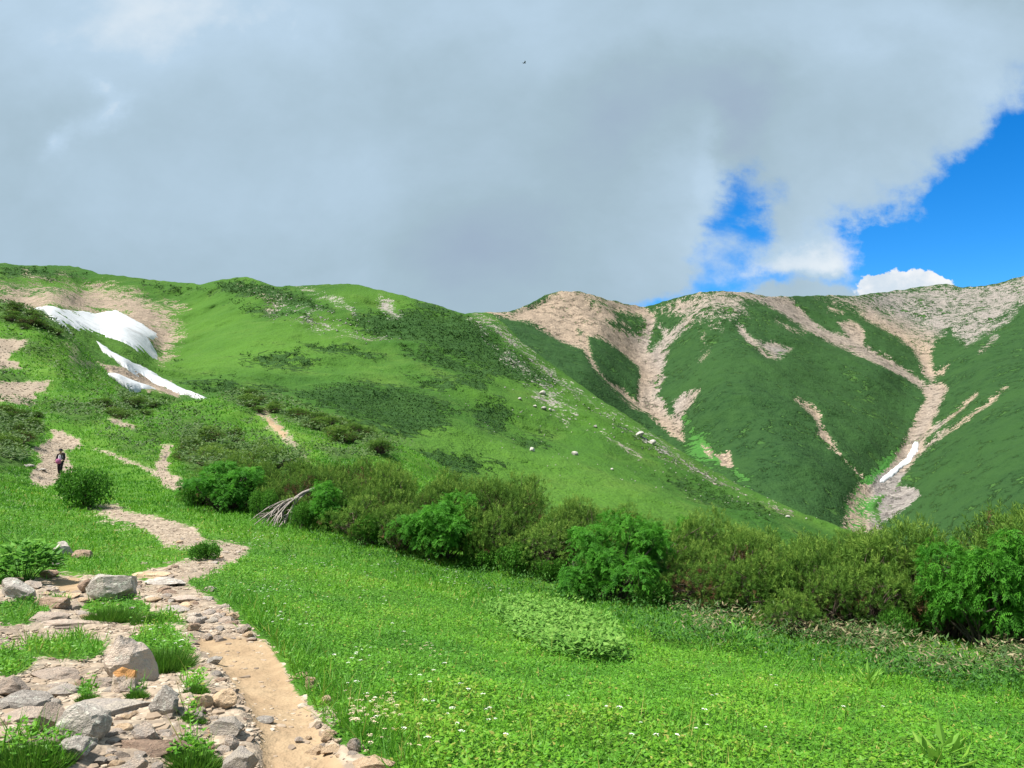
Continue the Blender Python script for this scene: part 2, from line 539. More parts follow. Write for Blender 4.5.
def slope_mesh(name, crest, base, ctrl, mat, zn, rough, cols=1.35, rows=200, px0=-260, px1=1290, back=(.5, 10), seedoff=0, wob=0.6, ribs=0, cut=0):
    """a hillside surveyed between its base and crest lines; ctrl = (px, py, distance). zn = zones per attribute."""
    c = np.asarray(ctrl, float)
    fit = tps_fit(np.stack([c[:, 0] / 400, c[:, 1] / 400], -1), np.log(c[:, 2]), lam=1e-4)
    xs = np.arange(px0, px1, cols)
    cy = curve(crest, xs) + wob * 1.3 * fbm(xs / 9 + seedoff, xs * 0 + 3.3, 3)
    by = np.maximum(curve(base, xs), cy + 14)
    t = np.linspace(0, 1, rows)[:, None]
    PY = by[None] + (cy - by)[None] * t
    PX = np.repeat(xs[None], rows, 0)
    D = np.exp(tps_eval(fit, np.stack([PX.ravel() / 400, PY.ravel() / 400], -1))).reshape(PX.shape)
    D = np.maximum.accumulate(D, axis=0)
    W = at(PX.ravel(), PY.ravel(), D.ravel()).reshape(rows, len(xs), 3)
    Wx, Wy = W[..., 0], W[..., 1]
    amp, size = rough
    at_ = {}
    for k in ATT:
        at_[k] = zones(zn.get(k, []), PX.ravel(), PY.ravel(), zn.get('soft', 3.5)).reshape(PX.shape)
    d = amp * fbm(Wx / size + seedoff, Wy / size, 5, .52)
    if ribs:                       # soft ribs running down the faces
        lean = np.interp(PX, [500, 640, 700, 860, 940, 1100], [-.9, -.5, .3, .5, 1.0, 1.2])
        d = d + ribs * noise2((PX + lean * PY) / 30 + seedoff, PY / 130)
    d = d - cut * at_['scree']     # gullies are worn into the slope
    fade = np.clip((1 - t) / .06, 0.15, 1)
    W[..., 1] -= d * fade
    W[..., 0] -= d * fade * Wx / Wy
    W[..., 2] += .25 * d * fade
    # the far side of the crest
    nb = back[1]
    top = W[-1]
    extra = []
    for k in range(1, nb + 1):
        q = top.copy(); g = k / nb * back[0]
        q[:, 0] *= 1 + g; q[:, 1] *= 1 + g
        q[:, 2] = top[:, 2] - (top[:, 1] * g) * .30 * min(1, k / 3)
        extra.append(q)
    W = np.concatenate([W, np.array(extra)])
    for k in ATT:
        at_[k] = np.concatenate([at_[k], np.repeat(at_[k][-1:], nb, 0)])
    nr, ncol = W.shape[:2]
    i = (np.arange(nr - 1)[:, None] * ncol + np.arange(ncol - 1)[None])
    F = np.stack([i, i + 1, i + ncol + 1, i + ncol], -1).reshape(-1, 4)
    me = mesh_np(name, W.reshape(-1, 3), F, mat, {k: v.ravel() for k, v in at_.items()})
    o = obj(name, me)
    grid = dict(W=W[:rows], PX=PX, PY=PY, att={k: v[:rows] for k, v in at_.items()}, xs=xs, cy=cy, by=by, rows=rows, cols=cols, px0=px0)
    return o, grid


def on_slope(g, px, py):
    """world points of a surveyed slope at pixels, with surface attributes."""
    px = np.atleast_1d(px).astype(float); py = np.atleast_1d(py).astype(float)
    j = np.clip((px - g['px0']) / g['cols'], 0, len(g['xs']) - 1.001)
    j0 = j.astype(int); fj = (j - j0)[:, None]
    cy = np.interp(px, g['xs'], g['cy']); by = np.interp(px, g['xs'], g['by'])
    i = np.clip((by - py) / (by - cy), 0, .9999) * (g['rows'] - 1)
    i0 = np.minimum(i.astype(int), g['rows'] - 2); fi = (i - i0)[:, None]
    W = g['W']
    P = (W[i0, j0] * (1 - fi) + W[i0 + 1, j0] * fi) * (1 - fj) + (W[i0, j0 + 1] * (1 - fi) + W[i0 + 1, j0 + 1] * fi) * fj
    return P, {k: v[i0, j0] for k, v in g['att'].items()}


def z3(pts): return [(480 + u / 3.413, 260 + v / 3.413) for u, v in pts]
def z4(pts): return [(724 + u / 3.413, 260 + v / 3.413) for u, v in pts]
def z3l(pts): return [(480 + u / 3.413, 260 + v / 3.413, w) for u, v, w in pts]
def z4l(pts): return [(724 + u / 3.413, 260 + v / 3.413, w) for u, v, w in pts]


# ---- big green hill
B_CREST = [(-400, 300), (-200, 272), (-60, 262), (0, 263), (30, 266), (60, 265), (78, 267), (100, 274), (130, 277), (170, 282), (200, 284), (222, 280), (240, 277), (252, 278), (275, 286), (300, 286), (335, 284),
           (350, 284), (372, 288), (400, 295), (430, 303), (450, 309), (465, 314), (475, 312), (492, 314), (505, 324), (520, 340), (545, 359), (570, 377), (605, 402), (640, 424), (675, 447), (705, 466),
           (730, 480), (765, 496), (800, 512), (830, 523), (870, 540), (950, 570), (1300, 700)]
B_BASE = [(-400, 420), (0, 420), (60, 430), (220, 440), (300, 470), (400, 510), (500, 555), (900, 590), (1300, 720)]
B_CTRL = [(-300, 300, 700), (0, 264, 800), (100, 274, 790), (240, 278, 700), (350, 284, 640), (470, 313, 600), (500, 320, 590), (570, 377, 520), (640, 424, 450), (720, 475, 390), (830, 523, 320), (1000, 590, 260),
          (40, 312, 420), (100, 320, 520), (160, 335, 540), (80, 300, 640), (150, 300, 690), (0, 290, 560), (45, 314, 330), (85, 338, 300), (130, 362, 280), (213, 404, 235), (158, 393, 225), (95, 380, 225),
          (120, 330, 450), (155, 357, 440), (190, 350, 480), (250, 350, 430), (220, 390, 270), (300, 400, 270), (300, 330, 500), (400, 400, 330), (420, 350, 450), (450, 450, 250), (500, 400, 380), (550, 480, 260), (600, 440, 350),
          (650, 510, 240), (750, 520, 270), (500, 555, 160), (300, 470, 150), (0, 420, 200), (-200, 420, 210), (-200, 330, 450)]
B_Z = dict(
    scree=[('p', [(-60, 292), (0, 290), (25, 287), (60, 289), (100, 285), (140, 294), (160, 310), (172, 318), (180, 334), (172, 352), (162, 362), (150, 345), (120, 316), (50, 312), (30, 318), (-60, 310)], .85, 9),
           ('p', [(110, 366), (122, 363), (150, 376), (185, 392), (178, 398), (130, 388)], 1, 3), ('p', [(98, 362), (112, 364), (118, 378), (104, 376)], .8, 4),
           ('p', [(163, 298), (178, 300), (188, 310), (178, 316), (165, 308)], .55, 6), ('l', [(25, 275, 3), (45, 288, 5)], .55, 5), ('l', [(60, 275, 2), (80, 290, 4), (95, 300, 5)], .6, 5),
           ('p', [(300, 286), (315, 292), (335, 298), (360, 306), (352, 310), (325, 300)], .58, 5), ('p', [(378, 296), (388, 298), (400, 313), (392, 315), (382, 308)], .85, 4), ('l', [(240, 287, 3), (275, 300, 6), (330, 325, 10), (380, 335, 5)], .33, 8),
           ('p', [(265, 300), (300, 305), (295, 320), (268, 312)], .4, 8), ('p', [(290, 320), (325, 325), (320, 335), (296, 330)], .42, 6), ('p', [(350, 328), (385, 333), (378, 341), (352, 336)], .4, 6),
           ('l', [(470, 316, 3), (492, 326, 7), (525, 352, 5), (560, 381, 5), (600, 408, 4), (640, 432, 4), (690, 465, 3)], .45, 5),
           ('l', [(480, 330, 3), (520, 362, 4), (552, 396, 6), (575, 410, 4)], .5, 5), ('l', [(500, 352, 3), (540, 396, 5), (570, 425, 3)], .42, 5), ('l', [(630, 430, 4), (665, 452, 6), (700, 472, 5), (740, 492, 3), (790, 512, 3)], .38, 5),
           ('l', [(545, 395, 2), (590, 425, 3), (640, 455, 2)], .42, 4)],
    dark=[('p', [(-60, 264), (60, 268), (100, 278), (60, 285), (-60, 285)], .45, 8), ('p', [(212, 283), (240, 279), (275, 288), (310, 300), (332, 312), (300, 308), (255, 298), (225, 292)], .85, 5),
          ('p', [(290, 393), (320, 384), (350, 382), (382, 388), (420, 394), (440, 403), (452, 428), (402, 437), (360, 422), (310, 406)], .82, 6),
          ('p', [(345, 322), (372, 312), (420, 306), (470, 318), (520, 352), (556, 384), (546, 392), (500, 376), (462, 362), (420, 342), (370, 332)], .85, 7),
          ('p', [(398, 345), (440, 350), (470, 362), (500, 378), (470, 378), (430, 365), (400, 355)], .7, 5),
          ('p', [(465, 403), (502, 398), (515, 415), (502, 430), (475, 424)], .75, 6), ('p', [(298, 343), (340, 345), (385, 354), (380, 359), (320, 354)], .75, 4), ('p', [(335, 452), (400, 448), (470, 452), (510, 466), (470, 474), (400, 470)], .66, 6),
          ('p', [(232, 386), (275, 376), (300, 384), (290, 398), (250, 398)], .5, 7), ('p', [(405, 298), (450, 308), (470, 320), (430, 314)], .7, 4), ('p', [(565, 386), (610, 412), (660, 445), (700, 468), (740, 488), (735, 498), (690, 476), (640, 448), (590, 416)], .42, 6),
          ('p', [(450, 375), (480, 372), (500, 385), (480, 396), (455, 390)], .62, 5), ('p', [(640, 470), (700, 478), (790, 515), (760, 525), (700, 505)], .5, 6), ('p', [(420, 405), (445, 400), (465, 410), (450, 425)], .55, 6),
          ('p', [(225, 300), (290, 306), (330, 318), (300, 326), (240, 312)], .55, 6), ('p', [(240, 350), (300, 348), (330, 366), (280, 372), (235, 364)], .5, 7), ('p', [(500, 430), (545, 432), (560, 448), (520, 450)], .55, 6), ('p', [(400, 372), (450, 380), (470, 395), (420, 390)], .62, 5),
          ('p', [(180, 384), (230, 378), (250, 392), (210, 398)], .7, 6), ('p', [(0, 266), (60, 270), (90, 278), (40, 282), (0, 280)], .7, 5), ('p', [(130, 280), (200, 286), (230, 292), (180, 296), (140, 290)], .55, 6),
          ('p', [(160, 360), (180, 352), (190, 372), (175, 375)], .4, 6)],
    grey=[('p', [(290, 280), (420, 290), (420, 340), (250, 340)], .9, 10), ('p', [(460, 300), (560, 350), (720, 460), (860, 530), (700, 480), (540, 420), (460, 330)], .8, 8)],
    pale=[('p', [(200, 310), (260, 320), (300, 360), (260, 380), (200, 370)], .35, 25), ('p', [(300, 362), (400, 365), (420, 380), (330, 380)], .4, 15), ('p', [(440, 440), (560, 440), (680, 510), (560, 510)], .35, 25)])

# ---- far mountains
P_CREST = [(-300, 400), (300, 340), (440, 318), (480, 313), (500, 312), (515, 310), (530, 303), (545, 295), (560, 291), (575, 291), (590, 294), (610, 300), (630, 305), (645, 307), (660, 303), (680, 297),
           (700, 292), (720, 291), (745, 292), (765, 296), (800, 296), (835, 295), (850, 296), (875, 293), (905, 289), (930, 285), (945, 284), (962, 287), (985, 286), (1005, 281), (1024, 276), (1100, 262), (1300, 250)]
P_BASE = [(-300, 460), (300, 400), (480, 352), (520, 380), (640, 450), (720, 500), (800, 540), (850, 552), (1300, 620)]
P_CTRL = [(300, 340, 1500), (480, 313, 1450), (515, 310, 1500), (570, 291, 1620), (610, 300, 1680), (645, 306, 1760), (700, 292, 1650), (745, 292, 1680), (800, 296, 1850), (850, 296, 2000), (945, 284, 2200), (1024, 276, 2100), (1200, 255, 1900),
          (570, 330, 1420), (530, 345, 1230), (590, 370, 1180), (640, 345, 1560), (652, 375, 1400), (650, 400, 1270), (665, 425, 1120), (690, 445, 1000), (620, 410, 1130), (600, 330, 1450),
          (720, 330, 1420), (720, 370, 1200), (740, 410, 1030), (790, 440, 930), (760, 470, 850), (820, 500, 790), (700, 400, 1120), (830, 340, 1560), (880, 370, 1420), (850, 400, 1200), (870, 440, 1040),
          (925, 375, 1520), (915, 350, 1720), (905, 320, 1950), (932, 400, 1310), (915, 430, 1160), (900, 460, 1030), (880, 490, 900), (865, 520, 800), (960, 340, 1750), (1000, 320, 1800),
          (980, 390, 1180), (1024, 340, 1500), (1024, 400, 980), (960, 440, 960), (1000, 470, 760), (940, 500, 780), (1024, 520, 620), (1200, 400, 800), (1200, 600, 450), (480, 352, 1100), (800, 540, 700), (300, 400, 1100)]
P_Z = dict(soft=3.0,
    scree=[('p', z3([(0, 175), (110, 182), (200, 148), (240, 118), (300, 102), (350, 110), (420, 130), (470, 148), (560, 162), (580, 180), (600, 205), (585, 260), (570, 310), (640, 310), (610, 410), (590, 470), (630, 480), (640, 530), (655, 545), (690, 560), (692, 612), (640, 582), (570, 520), (520, 505), (480, 470), (430, 420), (395, 375), (355, 300), (330, 290), (270, 265), (190, 215), (150, 200), (60, 188)]), 1, 2.5),
           ('n', z3([(366, 250), (420, 268), (500, 330), (545, 365), (545, 420), (535, 480), (500, 450), (470, 425), (440, 415), (410, 385), (385, 340), (372, 300)]), 1, 2),
           ('n', z3([(415, 195), (460, 195), (440, 170), (480, 165), (540, 180), (572, 195), (560, 240), (530, 262), (500, 250), (470, 235), (440, 225)]), .75, 3),
           ('n', z3([(400, 380), (440, 420), (470, 440), (520, 480), (560, 515), (520, 500), (470, 470), (420, 425)]), .8, 2), ('l', z3l([(365, 150, 2), (420, 140, 3), (460, 155, 3)]), .3),
           ('n', z3([(375, 122), (420, 140), (470, 160), (440, 170), (400, 165), (370, 150)]), .5, 3), ('n', z3([(330, 230), (355, 240), (350, 255), (335, 250)]), .8, 2),
           ('p', z3([(570, 170), (610, 165), (680, 130), (760, 108), (850, 98), (940, 112), (1024, 128), (1024, 150), (950, 140), (900, 150), (920, 190), (870, 200), (800, 190), (760, 210), (700, 190), (640, 180)]), .56, 5),
           ('l', z3l([(725, 195, 4), (690, 225, 5), (650, 260, 5), (620, 290, 6), (590, 330, 5)]), .72, 3), ('l', z3l([(620, 230, 3), (640, 260, 4), (600, 330, 3)]), .6, 3), ('l', z3l([(625, 400, 3), (600, 450, 4), (580, 490, 4)]), .8, 2),
           ('p', z3([(690, 462), (745, 440), (722, 490), (692, 530), (690, 600), (640, 560), (665, 520), (662, 488)]), .92, 2.5),
           ('p', z3([(872, 212), (900, 218), (920, 262), (990, 328), (975, 330), (930, 285)]), .95, 2), ('p', z3([(945, 278), (1000, 280), (1060, 300), (1040, 325), (1010, 335), (975, 310)]), .8, 3),
           ('p', z3([(755, 620), (790, 640), (790, 668), (765, 655)]), .8, 2.5), ('p', z3([(806, 662), (850, 650), (860, 705), (830, 700)]), .95, 2), ('p', z3([(780, 210), (830, 215), (830, 235), (790, 230)]), .5, 3), ('l', z3l([(760, 250, 2), (775, 300, 3), (750, 340, 2)]), .42, 4),
           ('p', z4([(0, 100), (60, 110), (140, 120), (210, 125), (240, 140), (290, 190), (345, 235), (425, 262), (410, 240), (390, 215), (430, 208), (462, 225), (475, 245), (480, 290), (560, 330), (640, 385), (690, 425), (740, 415), (765, 432), (735, 500), (705, 560), (680, 640), (640, 700), (610, 740), (580, 800), (480, 800), (505, 760), (560, 705), (605, 640), (640, 570), (665, 510), (690, 470), (680, 440), (615, 400), (520, 350), (430, 305), (350, 270), (290, 240), (225, 200), (170, 165), (120, 140), (0, 112)]), 1, 2.2),
           ('p', z4([(300, 118), (440, 125), (560, 105), (700, 92), (760, 86), (800, 95), (900, 80), (1024, 55), (1300, 20), (1300, 90), (1024, 130), (960, 190), (900, 235), (830, 295), (800, 262), (770, 240), (735, 265), (705, 305), (700, 350), (722, 385), (712, 418), (680, 385), (665, 330), (645, 300), (600, 265), (530, 220), (480, 200), (430, 160), (400, 150)]), .62, 4),
           ('p', z4([(480, 145), (540, 150), (520, 190), (600, 230), (650, 285), (690, 300), (720, 260), (710, 300), (700, 350), (722, 385), (712, 418), (680, 385), (665, 330), (645, 300), (600, 265), (530, 222), (480, 195)]), 1, 3),
           ('n', z4([(490, 145), (600, 150), (600, 195), (545, 205)]), .62, 4), ('n', z4([(590, 200), (680, 185), (760, 200), (730, 255), (660, 270)]), .5, 6),
           ('p', z4([(722, 380), (768, 358), (750, 385), (725, 395)]), .9, 2), ('l', z4l([(860, 455, 1.2), (780, 530, 2.2), (690, 595, 2.5)]), .95, 2), ('l', z4l([(965, 432, 1), (840, 535, 2), (740, 600, 2), (650, 670, 3)]), .85, 2), ('p', z4([(870, 320), (920, 262), (935, 258), (900, 300)]), .8, 2.5), ('l', z4l([(1020, 140, 2), (960, 200, 3), (900, 240, 3)]), .7, 3),
           ('p', z4([(36, 212), (60, 218), (100, 270), (158, 328), (148, 334), (90, 285)]), .95, 2), ('p', z4([(115, 282), (170, 275), (210, 298), (190, 335), (150, 318)]), .85, 2.5),
           ('p', z4([(244, 476), (290, 492), (325, 520), (330, 560), (355, 590), (380, 630), (396, 662), (365, 640), (318, 590), (330, 570), (300, 530)]), .95, 2.5), ('l', z4l([(390, 655, .8), (430, 700, .8), (480, 745, 1.2)]), .8, 1.5),
           ('p', [(845, 500), (862, 480), (880, 478), (878, 492), (868, 505), (884, 520), (880, 545), (840, 545)], .62, 4),
           ('p', [(876, 506), (885, 494), (898, 486), (914, 487), (920, 494), (906, 506), (895, 514), (882, 520)], .98, 2), ('l', z4l([(180, 205, 2), (220, 235, 2), (270, 250, 2)]), .5, 3), ('l', z4l([(365, 165, 3), (400, 175, 3)]), .5, 3),
           ],
    grey=[('p', z3([(520, 260), (600, 200), (720, 180), (760, 420), (690, 560), (560, 480), (600, 400), (560, 330)]), .75, 8), ('p', z3([(590, 170), (760, 90), (1024, 100), (1024, 350), (700, 230)]), .6, 10),
          ('p', z4([(300, 100), (1300, 0), (1300, 200), (830, 320), (700, 260), (480, 160)]), .95, 8), ('p', z4([(100, 270), (230, 290), (200, 350)]), 1, 4), ('p', [(870, 470), (925, 470), (925, 530), (870, 530)], 1.0, 4), ('p', z4([(740, 480), (690, 640), (580, 780), (640, 780), (760, 560)]), .8, 6), ('p', z4([(0, 90), (240, 120), (700, 400), (770, 440), (700, 600), (560, 800), (480, 800), (600, 640), (690, 460), (400, 310), (0, 130)]), .5, 8)],
    dark=[('p', [(300, 280), (1400, 200), (1400, 700), (300, 700)], .75, 4),
          ('n', z3([(700, 540), (790, 590), (870, 690), (1000, 800), (760, 720), (690, 640)]), .8, 10), ('n', [(845, 505), (855, 485), (880, 462), (900, 445), (905, 452), (890, 475), (880, 490), (895, 475), (900, 485), (870, 540), (845, 540)], .85, 5),
          ('n', z4([(0, 420), (60, 430), (180, 520), (300, 610), (200, 600), (0, 500)]), .3, 12), ('n', z3([(640, 150), (900, 180), (900, 260), (700, 320), (650, 300)]), .3, 12), ('n', z4([(300, 230), (420, 300), (640, 400), (560, 380), (300, 260)]), .3, 8)],
    pale=[('p', z3([(700, 540), (790, 590), (870, 690), (1000, 800), (760, 720), (690, 640)]), .7, 8), ('p', [(845, 505), (855, 485), (880, 462), (898, 447), (890, 475), (862, 530), (845, 540)], 1, 4)])

SNOW = [  # outline in survey pixels, label
    ([(32, 310), (48, 307), (68, 310), (88, 312), (103, 311), (116, 310), (129, 315), (142, 322), (155, 331), (158, 337), (152, 341), (157, 356), (141, 350), (117, 340), (97, 332), (80, 326), (88, 336), (78, 333), (66, 328), (50, 320)],
     'large white snowfield hanging in the brown scree bowl'),
    ([(94, 341), (112, 350), (130, 360), (148, 370), (166, 380), (190, 391), (215, 404), (207, 405.5), (190, 398), (170, 389.5), (150, 380), (132, 370), (116, 361), (103, 352)],
     'long thin diagonal strip of snow along the gully above the dirt bank'),
    ([(95, 374), (106, 375), (118, 379), (130, 382), (145, 386), (159, 391), (150, 394), (130, 393), (116, 389), (104, 384)], 'small flat snow patch below the bare dirt bank')]


def build_hills():
    bm_ = terrain_mat('grassy hillside', 5.0, dict(a=(.030, .088, .014), b=(.060, .142, .018), c=(.072, .140, .024), dark=(.020, .056, .015), dark2=(.034, .082, .020), pale=(.09, .205, .028)),
                      scree_a=(.36, .285, .215), scree_b=(.24, .185, .14), grey_a=(.36, .35, .32), grey_b=(.21, .20, .185), mott=.85, bump=.9)
    o, gB = slope_mesh('hill', B_CREST, B_BASE, B_CTRL, bm_, B_Z, (7.0, 60.), rows=230, seedoff=5.0, cut=2.0)
    tag(o, 'big green hillside with dwarf pine patches left of the valley', kind='structure')
    pm_ = terrain_mat('mountain slope', 12.0, dict(a=(.042, .105, .026), b=(.055, .125, .028), c=(.064, .118, .030), dark=(.017, .050, .016), dark2=(.027, .068, .020), dark3=(.032, .080, .021), pale=(.055, .19, .035)),
                      scree_a=(.38, .295, .22), scree_b=(.26, .20, .148), grey_a=(.30, .275, .255), grey_b=(.185, .17, .165), mott=.85, bump=1.0, fine=1.6)
    o, gP = slope_mesh('mountain', P_CREST, P_BASE, P_CTRL, pm_, P_Z, (14.0, 150.), rows=230, seedoff=31.0, ribs=1.2, cut=6.0)
    tag(o, 'far mountain ridge with scree gullies running down green slopes', kind='structure')
    # snow
    sm, n, b = new_mat('old snow')
    co = n.new('ShaderNodeTexCoord').outputs['Object']
    f = n.noise(co, .12, 5, .6); f2 = n.noise(co, .8, 3)
    c = n.mix(n.step(f, .45, .75), (.45, .465, .49), (.32, .318, .325))
    c = n.mix(n.math('MULTIPLY', n.step(f2, .6, .75), .35), c, (.28, .255, .23))
    n.put(b.inputs['Base Color'], c); n.put(b.inputs['Normal'], n.bump(f, 1.5, .6)); b.inputs['Roughness'].default_value = .7
    for poly, lab in SNOW:
        snow_sheet(gB, poly, lab, sm, 'snow patches on the green hill', 1.9)
    sp = [(z4([(535, 745), (560, 722), (600, 690), (625, 668), (640, 640), (650, 620), (662, 620), (666, 632), (655, 655), (635, 685), (600, 712), (575, 738), (545, 760), (530, 760)]))]
    snow_sheet(gP, sp[0], 'narrow tongue of snow at the foot of the far right scree gully', sm, None, 2.2)
    # ground beyond everything, reaching the horizon
    vm = terrain_mat('valley floor', 30.0, GREEN)
    V = []; F = []
    rr = [3, 60, 200, 600, 1500, 3000, 6000, 12000]
    ns = 48
    for r in rr:
        for k in range(ns):
            t = 2 * math.pi * k / ns
            x, y = r * math.sin(t), r * math.cos(t) - 2
            base = -.9 - .55 * max(0, r - 3) * .18 if r < 700 else -125
            V.append((x, y, max(-125, -1.6 - .17 * (r - 3)) if y > -r * .2 else max(-40, -1.6 - .05 * (r - 3))))
    for i in range(len(rr) - 1):
        for k in range(ns):
            k2 = (k + 1) % ns
            F.append((i * ns + k, i * ns + k2, (i + 1) * ns + k2, (i + 1) * ns + k))
    V = np.array(V); V[:, 2] -= 3.0
    at0 = {k: np.zeros(len(V)) for k in ATT}
    tag(obj('valley', mesh_np('valley', V, np.array(F), vm, at0)), 'low green valley land beyond the slopes', kind='structure')
    return gB, gP


def snow_sheet(g, poly, lab, mat, group, thick):
    P = np.asarray(poly, float)
    x0, y0 = P.min(0) - 2; x1, y1 = P.max(0) + 2
    stp = .5
    X, Y = np.meshgrid(np.arange(x0, x1, stp), np.arange(y0, y1, stp))
    d = sdist(poly, X.ravel(), Y.ravel()) + .5 * fbm(X.ravel() / 5, Y.ravel() / 4, 3)
    W, _ = on_slope(g, X.ravel(), Y.ravel())
    W = W.reshape(X.shape + (3,))
    for ax in (0, 1):
        for _ in range(3):           # wind and thaw smooth the surface
            pad = [(0, 0)] * 3; pad[ax] = (3, 3)
            Q = np.pad(W, pad, mode='edge')
            W = sum(np.take(Q, np.arange(k, k + W.shape[ax]), axis=ax) for k in range(7)) / 7
    W = W.reshape(-1, 3)
    if lab.startswith('long thin'): d = d - .7
    h = np.clip(d / 2.0, -.6, 1)
    lift = thick * np.sign(h) * np.abs(h) ** .7
    W[:, 2] += lift * .6; W[:, 1] -= lift * 1.2
    nr, nc = X.shape
    i = (np.arange(nr - 1)[:, None] * nc + np.arange(nc - 1)[None])
    F = np.stack([i, i + nc, i + nc + 1, i + 1], -1).reshape(-1, 4)
    F = F[(d[F] > -1.2).any(1)]
    idx = np.unique(F); re = np.zeros(len(W), int); re[idx] = np.arange(len(idx))
    o = obj('snow_patch', mesh_np('snow_patch', W[idx], re[F], mat))
    return tag(o, lab, 'snow patch', group)
# ================================================================== sky, sun, camera
SUN_AZ, SUN_EL = math.radians(-104), math.radians(60)     # azimuth from +Y (view direction), negative = left


def build_world():
    w = bpy.data.worlds.new('World'); SC.world = w; w.use_nodes = True
    w.cycles.sampling_method = 'NONE'
    n = NT(w.node_tree)
    bg = w.node_tree.nodes['Background']
    sky = n.new('ShaderNodeTexSky', sky_type='NISHITA')
    sky.sun_disc = False; sky.sun_elevation = SUN_EL; sky.sun_rotation = SUN_AZ
    sky.altitude = 1800; sky.air_density = 1.0; sky.dust_density = .3; sky.ozone_density = 2.0
    hs = n.new('ShaderNodeHueSaturation')
    hs.inputs['Saturation'].default_value = 1.45; hs.inputs['Value'].default_value = SKY_VALUE; n.put(hs.inputs['Color'], sky.outputs[0])
    blue = n.mix(1.0, hs.outputs[0], (.52, .86, 1.0), 'MULTIPLY')
    co = n.new('ShaderNodeTexCoord').outputs['Generated']
    sep = n.new('ShaderNodeSeparateXYZ'); n.put(sep.inputs[0], co)
    # cloud deck: the direction met with a level deck overhead, so clouds stretch towards the horizon
    ya = n.math('MAXIMUM', n.math('ABSOLUTE', sep.outputs[1]), .15)
    U = n.math('DIVIDE', sep.outputs[0], ya); Vv = n.math('DIVIDE', sep.outputs[2], ya)
    vec = n.new('ShaderNodeCombineXYZ'); n.put(vec.inputs[0], U); n.put(vec.inputs[1], n.math('MULTIPLY', Vv, 1.25)); n.put(vec.inputs[2], sep.outputs[1])
    front = n.step(sep.outputs[1], .1, .3)
    # ragged cloud outlines: the shapes are pushed about by turbulence
    wv = n.noise(vec.outputs[0], 5.0, 7, .62, out=1)
    ws = n.new('ShaderNodeSeparateColor'); n.put(ws.inputs[0], wv)
    WU = n.math('ADD', U, n.math('MULTIPLY', n.math('SUBTRACT', ws.outputs[0], .5), .20))
    WV = n.math('ADD', Vv, n.math('MULTIPLY', n.math('SUBTRACT', ws.outputs[1], .5), .16))

    def blob(px, py, rx, ry, rot=0.0):
        a, s = ray(px, py)
        c, sn = math.cos(rot), math.sin(rot)
        du = n.math('SUBTRACT', WU, float(a)); dv = n.math('SUBTRACT', WV, float(s))
        p = n.math('ADD', n.math('MULTIPLY', du, c), n.math('MULTIPLY', dv, sn))
        q = n.math('SUBTRACT', n.math('MULTIPLY', dv, c), n.math('MULTIPLY', du, sn))
        p = n.math('DIVIDE', p, rx / FPX); q = n.math('DIVIDE', q, ry / FPX)
        e = n.math('ADD', n.math('MULTIPLY', p, p), n.math('MULTIPLY', q, q))
        return n.math('POWER', 2.718, n.math('MULTIPLY', e, -1.0))

    def total(blobs):
        s = None
        for b in blobs:
            v = blob(*b[:5] if len(b) > 5 else b)
            if len(b) > 5: v = n.math('MULTIPLY', v, b[5])
            s = v if s is None else n.math('ADD', s, v)
        return n.math('MULTIPLY', s, front)

    big = n.noise(vec.outputs[0], 2.2, 6, .55, dist=.3)
    mid = n.noise(vec.outputs[0], 6.5, 7, .6, dist=.4)
    fine = n.noise(vec.outputs[0], 17, 6, .62)
    nz = n.math('ADD', n.math('MULTIPLY', n.math('SUBTRACT', mid, .5), 1.6), n.math('MULTIPLY', n.math('SUBTRACT', fine, .5), .7))
    gap = total([(1000, 215, 70, 40, .5, .6), (900, 255, 40, 24, 0, .5), (722, 240, 16, 30, 0, .15),(878, 232, 42, 26, .1, .8), (960, 185, 60, 34, .75, .7), (742, 190, 20, 26, 0, .22), (700, 262, 20, 20, 0, .4),(985, 200, 75, 42, .75, 1.2), (1060, 150, 80, 60, .6, 1.3), (905, 238, 62, 32, .1, 1.2), (1010, 245, 75, 42, 0, 1.3), (930, 270, 60, 22, 0, .8), (728, 262, 24, 38, -.2, .66), (745, 215, 22, 40, .0, .55),
                 (772, 178, 28, 18, .2, .42), (752, 288, 30, 14, 0, .6), (660, 297, 30, 12, 0, .72), (860, 268, 30, 16, 0, .75), (812, 290, 40, 10, 0, .6), (700, 285, 30, 14, 0, .5), (1300, 230, 200, 120, 0, 1.2)])
    near = n.math('MINIMUM', n.math('MULTIPLY', gap, 3.5), 1.0)
    dens = n.math('SUBTRACT', n.math('ADD', .74, n.math('MULTIPLY', n.math('MULTIPLY', nz, 1.35), near)), gap)
    cm = n.step(dens, -.22, .70)
    # white cumulus tops
    cum = total([(868, 286, 28, 15, 0, 1.1), (890, 277, 22, 16, 0, 1.0), (914, 276, 18, 13, .3, 1.0), (938, 283, 14, 8, 0, .8), (900, 294, 52, 15, 0, 1.1)])
    cmask = n.step(n.math('ADD', cum, n.math('MULTIPLY', nz, .9)), .42, .6)
    wl = total([(800, 262, 60, 20, -.12, .8), (755, 275, 40, 14, 0, .6), (845, 240, 40, 26, .2, .5)])
    # cloud brightness
    lite = total([(712, 185, 16, 75, .08, .10), (640, 250, 60, 30, -.4, .05),(60, 60, 210, 130, .4, .10), (20, 0, 420, 60, 0, .12), (95, 75, 20, 12, -.8, .14), (103, 112, 26, 16, .9, .18), (65, 135, 15, 13, .5, .18), (690, 160, 50, 80, .3, .13), (250, 200, 160, 60, .2, .05), (560, 60, 60, 40, 0, .06), (880, 190, 120, 40, .5, .12), (1010, 90, 60, 60, .6, .18), (980, 20, 200, 30, 0, .08),
                  (480, 10, 500, 40, 0, .08)])
